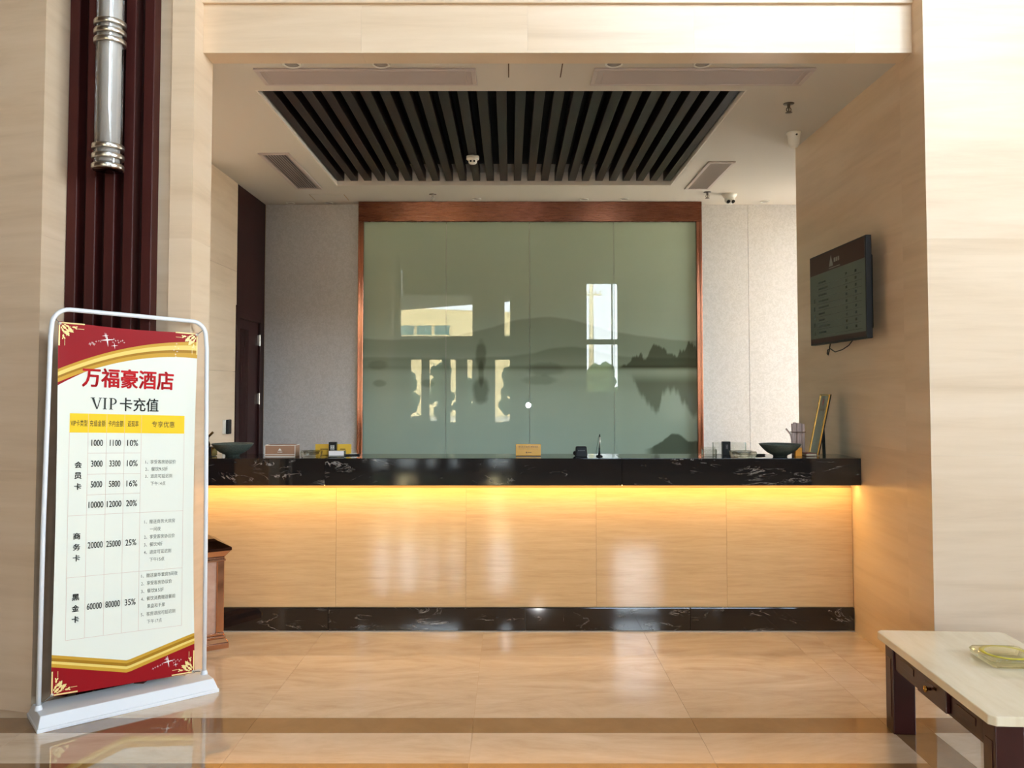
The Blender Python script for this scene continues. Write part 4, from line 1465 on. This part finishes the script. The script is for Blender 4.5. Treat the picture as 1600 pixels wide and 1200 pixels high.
bowl('wide green speckled bowl on the counter in front of the dark door', -1.795, 5.36)
dup(bpy.data.objects['ceramic_bowl'], (1.735, 5.325, CZ), 'wide dark green bowl on the counter in front of the bright wallpaper')

st = thing('bronze_figurine', 'bronze figurine on a black gilt edged base, partly behind the banner post', 'figurine', (-1.985, 5.36, CZ))
MB().box(-0.07, 0.07, -0.045, 0.045, 0, 0.060).build('plinth', BLACKPL, st, bevel=0.003, seg=2)
b = MB()
b.box(0.070, 0.074, -0.046, 0.046, 0.004, 0.058); b.box(-0.074, -0.070, -0.046, 0.046, 0.004, 0.058)
b.build('gilt_edge', GOLD, st)
BRZ = mat('aged_bronze', lin(112, 84, 48), 0.3, 1.0)
b = MB()
b.lathe([(0.0001, 0.060), (0.040, 0.060), (0.046, 0.075), (0.034, 0.10), (0.038, 0.125), (0.024, 0.145), (0.030, 0.160), (0.020, 0.168), (0.0001, 0.170)], n=20)
b.tube([(0.025, 0, 0.120), (0.045, -0.01, 0.135), (0.060, -0.01, 0.150), (0.066, -0.01, 0.156)], 0.008, 8)
b.tube([(-0.025, 0, 0.120), (-0.045, -0.01, 0.110), (-0.05, -0.01, 0.09)], 0.008, 8)
b.build('figure', BRZ, st)
MB().lathe([(0.0001, 0.166), (0.020, 0.170), (0.026, 0.186), (0.028, 0.206), (0.020, 0.214), (0.0001, 0.216)], n=18).build('head_dress', BRZ, st)

tb = thing('tissue_box', 'brown tissue box with white edges on the counter beside the left bowl', 'tissue box', (-1.475, 5.31, CZ))
TBM = mat('fine_brown_weave', lin(150, 112, 86), 0.6, bump=0.2, bscale=400)
MB().box(-0.097, 0.097, 0.0, 0.115, 0.0, 0.074).build('carton', TBM, tb, bevel=0.001, seg=1)
b = MB()
for z in (0.0, 0.012, 0.0715):
    b.box(-0.0985, 0.0985, -0.0015, 0.0, z, z + 0.004)
for x in (-0.0985, 0.0945):
    b.box(x, x + 0.004, -0.0015, 0.0, 0, 0.0755)
b.box(0.097, 0.0985, 0, 0.1165, 0.0715, 0.0755); b.box(-0.0985, -0.097, 0, 0.1165, 0.0715, 0.0755)
b.build('edge_piping', WHITEPL, tb)
b = MB()
b.add([(-0.012, -0.002, 0.040), (0.012, -0.002, 0.040), (0.004, -0.002, 0.050), (0.0, -0.002, 0.055), (-0.004, -0.002, 0.050)], [(0, 1, 2, 3, 4)])
for k in range(4):
    b.box(-0.014 + k * 0.008, -0.009 + k * 0.008, -0.0022, -0.0016, 0.028, 0.033)
b.build('box_logo', WHITEPL, tb)

AS2 = ashtray('glass_ashtray', 'clear glass ashtray on the counter between tissue box and yellow card', (-1.27, 5.30, CZ), 0.2, 0.070, 0.040, (0.93, 0.93, 0.86, 1), 0.054, 'glass ashtrays')
dup(AS2, (1.485, 5.285, CZ), 'clear glass ashtray on the counter beside the right bowl', 0.1)

SIGNY = mat('amber_acrylic', lin(206, 150, 44), 0.2)
SIGNINK = mat('brown_sign_ink', lin(84, 54, 22), 0.5)
cd = thing('card_stand', 'low yellow card stand on the counter behind the black tag', 'sign', (-1.163, 5.45, CZ))
MB().box(-0.118, 0.118, 0.0, 0.004, 0.0, 0.072).build('card', mat('yellow_card', lin(224, 178, 54), 0.4), cd)
b = MB()
for x, w in ((-0.085, 0.05), (0.045, 0.035)):
    b.box(x, x + w, -0.001, 0.0, 0.036, 0.042)
b.build('print', SIGNINK, cd)
MB().box(-0.10, 0.10, -0.02, 0.03, 0.0, 0.003).build('foot', CLEAR, cd)


def tag_block(label, x, y, zc, w, h, m_front):
    t_ = thing('table_number', label, 'tag', (x, y, zc), 0, 'black tags on the counter')
    MB().box(-w / 2, w / 2, 0, 0.035, 0, h).build('block', BLACKPL, t_, bevel=0.002, seg=1)
    b_ = MB()
    for dx in ((-0.012, 0.002) if x < 0 else (-0.004,)):
        b_.box(dx, dx + 0.003, -0.001, 0.0, h * 0.45, h * 0.78)
        b_.box(dx + 0.007, dx + 0.010, -0.001, 0.0, h * 0.45, h * 0.78)
        b_.box(dx, dx + 0.010, -0.001, 0.0, h * 0.60, h * 0.64)
    b_.build('emblem', WHITEPL if x < 0 else GRILLEDK, t_)
    return t_


tag_block('black tag with white emblem standing before the yellow card', -1.158, 5.40, CZ, 0.050, 0.088, None)
tag_block('black tag standing in the clear acrylic box near the right bowl', 1.425, 5.45, CZ, 0.052, 0.088, None)

cb = thing('card_box', 'clear acrylic card box of white cards on the counter\'s left side', 'card holder', (-1.108, 5.28, CZ))
b = MB()
b.box(-0.052, 0.052, 0, 0.003, 0.0, 0.012); b.box(-0.052, 0.052, 0.057, 0.060, 0.0, 0.040)
b.box(-0.052, -0.049, 0.003, 0.057, 0, 0.040); b.box(0.049, 0.052, 0.003, 0.057, 0, 0.040); b.box(-0.049, 0.049, 0.003, 0.057, 0, 0.003)
b.build('holder', CLEAR, cb)
MB().box(-0.048, 0.048, 0.005, 0.054, 0.0035, 0.038).build('card_stack', mat('white_card', lin(230, 224, 224), 0.6), cb)
t = thing('pen', 'black pen lying by the clear card box on the counter\'s left side', 'pen', (-1.05, 5.42, CZ), 0.3, 'pens on the counter')
MB().lathe([(0.0001, -0.07), (0.002, -0.062), (0.005, -0.05), (0.005, 0.06), (0.003, 0.068), (0.0001, 0.07)], (0, 0, 0.005), 12, 'X').build('barrel', BLACKPL, t)
MB().box(0.0, 0.05, -0.001, 0.001, 0.0098, 0.012).build('clip', STEEL, t)
dup(t, (1.60, 5.40, CZ), 'black pen lying beside the clear ashtray and the right bowl', 0.2)

gs = thing('counter_sign', 'amber acrylic sign with brown lettering in the middle of the counter', 'sign', (0.118, 5.36, CZ))
MB().prism([(-0.081, -0.003), (0.081, -0.003), (0.081, 0.003), (-0.081, 0.003)], 0.004, 0.078).build('plate', SIGNY, gs, bevel=0.002, seg=2)
MB().box(-0.081, 0.081, -0.02, 0.03, 0.0, 0.004).build('foot', mat('dark_amber', lin(60, 42, 12), 0.2), gs)
b = MB()
rn = random.Random(5)
SG = lambda x, z: (x, -0.0036, z)
for k in range(11):
    x = -0.063 + k * 0.0116
    for j in range(4):
        zz = 0.0565 + j * 0.0026
        b.box(x, x + 0.0085 - 0.003 * rn.random(), -0.0038, -0.0031, zz, zz + 0.0013)
    b.box(x + 0.003 + 0.002 * rn.random(), x + 0.0045 + 0.002 * rn.random(), -0.0038, -0.0031, 0.056, 0.0665)
for k in range(16):
    x = -0.063 + k * 0.0079
    b.box(x, x + 0.005 + 0.002 * rn.random(), -0.0038, -0.0031, 0.0455, 0.0475)
b.add([(-0.018, -0.0036, 0.020), (-0.006, -0.0036, 0.020), (-0.012, -0.0036, 0.031)], [(0, 1, 2)])
for k in range(4):
    b.box(-0.002 + k * 0.006, 0.002 + k * 0.006, -0.0038, -0.0031, 0.021, 0.027)
b.build('sign_lettering', SIGNINK, gs, kind='stuff')

dv = thing('card_terminal', 'small black card terminal on the counter right of the amber sign', 'card terminal', (0.462, 5.36, CZ))
MB().frustum((-0.042, 0.038, -0.025, 0.045), 0.0, (-0.034, 0.034, 0.005, 0.045), 0.062).build('body', BLACKPL, dv, bevel=0.006, seg=2)
b = MB()
for k in range(5):
    b.add([(-0.022 + k * 0.009, -0.0098, 0.034), (-0.016 + k * 0.009, -0.0098, 0.034), (-0.016 + k * 0.009, -0.0070, 0.040), (-0.022 + k * 0.009, -0.0070, 0.040)], [(0, 1, 2, 3)])
b.build('keypad', mat('grey_keys', lin(90, 90, 88), 0.5), dv)
MB().cyl((-0.040, 0.01, 0.018), 0.014, 0.02, 14, 'Y').build('roller', BLACKPL, dv)

ps = thing('desk_pen', 'upright black and silver pen with cord in a counter stand', 'pen', (0.575, 5.34, CZ), 0, 'pens on the counter')
MB().lathe([(0.0001, 0), (0.022, 0), (0.020, 0.005), (0.008, 0.010), (0.008, 0.022), (0.0001, 0.022)], n=20).build('holder', BLACKPL, ps)
MB().tube([(0.0, 0, 0.020), (0.001, 0, 0.055)], 0.0055, 10).build('grip', BLACKPL, ps)
MB().tube([(0.001, 0, 0.055), (0.004, 0, 0.125)], 0.0042, 10).build('barrel', STEEL, ps)
MB().tube([(0.004, 0, 0.125), (0.002, 0, 0.142)], 0.0035, 10).build('cap', BLACKPL, ps)
MB().tube([(0.002, 0, 0.141), (-0.006, 0.0, 0.120), (-0.012, 0.0, 0.075), (-0.020, 0.0, 0.030), (-0.018, 0.0, 0.006), (-0.008, 0.0, 0.004)], 0.0014, 6).build('cord', BLACKPL, ps)

ch = thing('card_holder', 'empty clear acrylic card holder left of the larger clear box', 'card holder', (1.285, 5.33, CZ))
b = MB()
b.box(-0.045, 0.045, 0, 0.003, 0, 0.046); b.box(-0.045, 0.045, 0.04, 0.043, 0, 0.060)
b.box(-0.045, 0.045, 0.003, 0.04, 0, 0.003); b.box(-0.045, -0.042, 0.003, 0.04, 0.003, 0.046); b.box(0.042, 0.045, 0.003, 0.04, 0.003, 0.046)
b.build('holder', CLEAR, ch)
ab = thing('acrylic_box', 'clear acrylic leaflet box behind the right glass ashtray', 'acrylic box', (1.455, 5.39, CZ))
b = MB()
b.box(-0.11, 0.11, 0.12, 0.123, 0, 0.080); b.box(-0.11, -0.107, 0.10, 0.12, 0, 0.080); b.box(0.107, 0.11, 0.10, 0.12, 0, 0.080); b.box(-0.107, 0.107, 0.105, 0.12, 0, 0.003)
b.build('box_walls', CLEAR, ab)
MB().box(0.02, 0.095, 0.1055, 0.119, 0.003, 0.022).build('leaflets', mat('dark_leaflets', lin(70, 62, 50), 0.6), ab)

fb = thing('paper_roll_bundle', 'bundle of pale rolled papers standing upright beside the gilt frame', 'paper rolls', (1.905, 5.475, CZ))
PAPER = mat('pinkish_paper', lin(178, 156, 146), 0.6)
for k, (x, y, h_) in enumerate(((-0.034, 0.0, 0.205), (-0.018, 0.012, 0.212), (0.0, 0.0, 0.208), (0.017, 0.010, 0.206), (0.033, 0.0, 0.203))):
    MB().lathe([(0.0001, 0), (0.0105, 0), (0.0105, h_), (0.008, h_), (0.008, 0.01), (0.0001, 0.01)], (x, y, 0), 14).build('paper_roll', PAPER, fb)
b = MB()
ring = [(0.048 * math.cos(a), 0.004 + 0.026 * math.sin(a), 0.150) for a in [2 * math.pi * k / 24 for k in range(24)]]
b.tube(ring, 0.003, 6, closed=True)
b.build('band', mat('brown_band', lin(96, 72, 56), 0.6), fb)
MB().tube([(-0.046, -0.01, 0.05), (-0.048, -0.012, 0.10), (-0.056, -0.014, 0.135), (-0.074, -0.016, 0.158), (-0.086, -0.016, 0.172)], 0.002, 8, ry=0.010).build('curled_strip', PAPER, fb)

yb = thing('small_yellow_box', 'small orange yellow box at the foot of the paper rolls', 'box', (1.868, 5.36, CZ))
MB().box(-0.021, 0.021, 0.0, 0.030, 0, 0.054).build('carton', mat('orange_yellow_card', lin(226, 150, 44), 0.45), yb, bevel=0.001, seg=1)
MB().box(-0.021, 0.021, -0.0008, 0.0, 0.040, 0.0405).build('lid_seam', SIGNINK, yb)

gf = thing('certificate_frame', 'gilt framed certificate leaning against the right wall on the counter', 'picture frame', (2.00, 5.47, CZ))
# leans towards +x; faces -x and the viewer
tilt = 0.085 / 0.395
F_ = lambda y, z, d_=0.0: (0.0 + tilt * z + d_, y, z + 0.004)


def slab(mb, y0, y1, z0, z1, d0, d1):
    vs_ = [F_(y, z, d_) for d_ in (d0, d1) for z in (z0, z1) for y in (y0, y1)]
    mb.add(vs_, [(0, 1, 3, 2), (4, 6, 7, 5), (0, 4, 5, 1), (2, 3, 7, 6), (0, 2, 6, 4), (1, 5, 7, 3)])


b = MB()
slab(b, -0.080, 0.080, 0.0, 0.395, 0.004, 0.012)
b.build('backing', BLACKPL, gf)
b = MB()
slab(b, -0.080, -0.070, 0.0, 0.395, -0.004, 0.004); slab(b, 0.070, 0.080, 0.0, 0.395, -0.004, 0.004)
slab(b, -0.070, 0.070, 0.0, 0.010, -0.004, 0.004); slab(b, -0.070, 0.070, 0.385, 0.395, -0.004, 0.004)
b.build('gilt_frame', GOLD, gf)
b = MB()
slab(b, -0.070, 0.070, 0.010, 0.385, 0.0, 0.004)
b.build('certificate', mat('glazed_grey_paper', lin(150, 150, 138), 0.1, coat=0.5), gf)
b = MB()
vs_ = [F_(0.0 + 0.012 * math.cos(a), 0.345 + 0.024 * math.sin(a), -0.0012) for a in [2 * math.pi * k / 16 for k in range(16)]]
b.add(vs_, [tuple(range(16))])
b.build('red_seal', mat('seal_red', lin(140, 40, 30), 0.4), gf)
b = MB()
for k in range(4):
    slab(b, -0.045 + k * 0.024, -0.028 + k * 0.024, 0.285, 0.300, -0.0012, -0.0002)
b.build('title_print', mat('dull_print', lin(96, 84, 66), 0.5), gf)
MB().add([(0.070, -0.02, 0.0), (0.070, 0.02, 0.0), (0.076, 0.02, 0.0), (0.076, -0.02, 0.0), (0.064, -0.02, 0.22), (0.064, 0.02, 0.22), (0.070, 0.02, 0.22), (0.070, -0.02, 0.22)],
         [(0, 1, 2, 3), (4, 7, 6, 5), (0, 4, 5, 1), (2, 6, 7, 3), (1, 5, 6, 2), (0, 3, 7, 4)]).build('easel_back', BLACKPL, gf)
rw = thing('red_booklet', 'dark red booklet lying at the foot of the certificate frame', 'booklet', (1.948, 5.41, CZ), 0.05)
MB().box(-0.035, 0.035, -0.05, 0.05, 0, 0.018).build('cover', mat('dark_red_cloth', lin(96, 20, 20), 0.5), rw, bevel=0.002, seg=1)
MB().box(-0.0355, 0.033, -0.0505, 0.0505, 0.003, 0.015).build('pages', mat('cream_pages', lin(190, 176, 150), 0.7), rw)
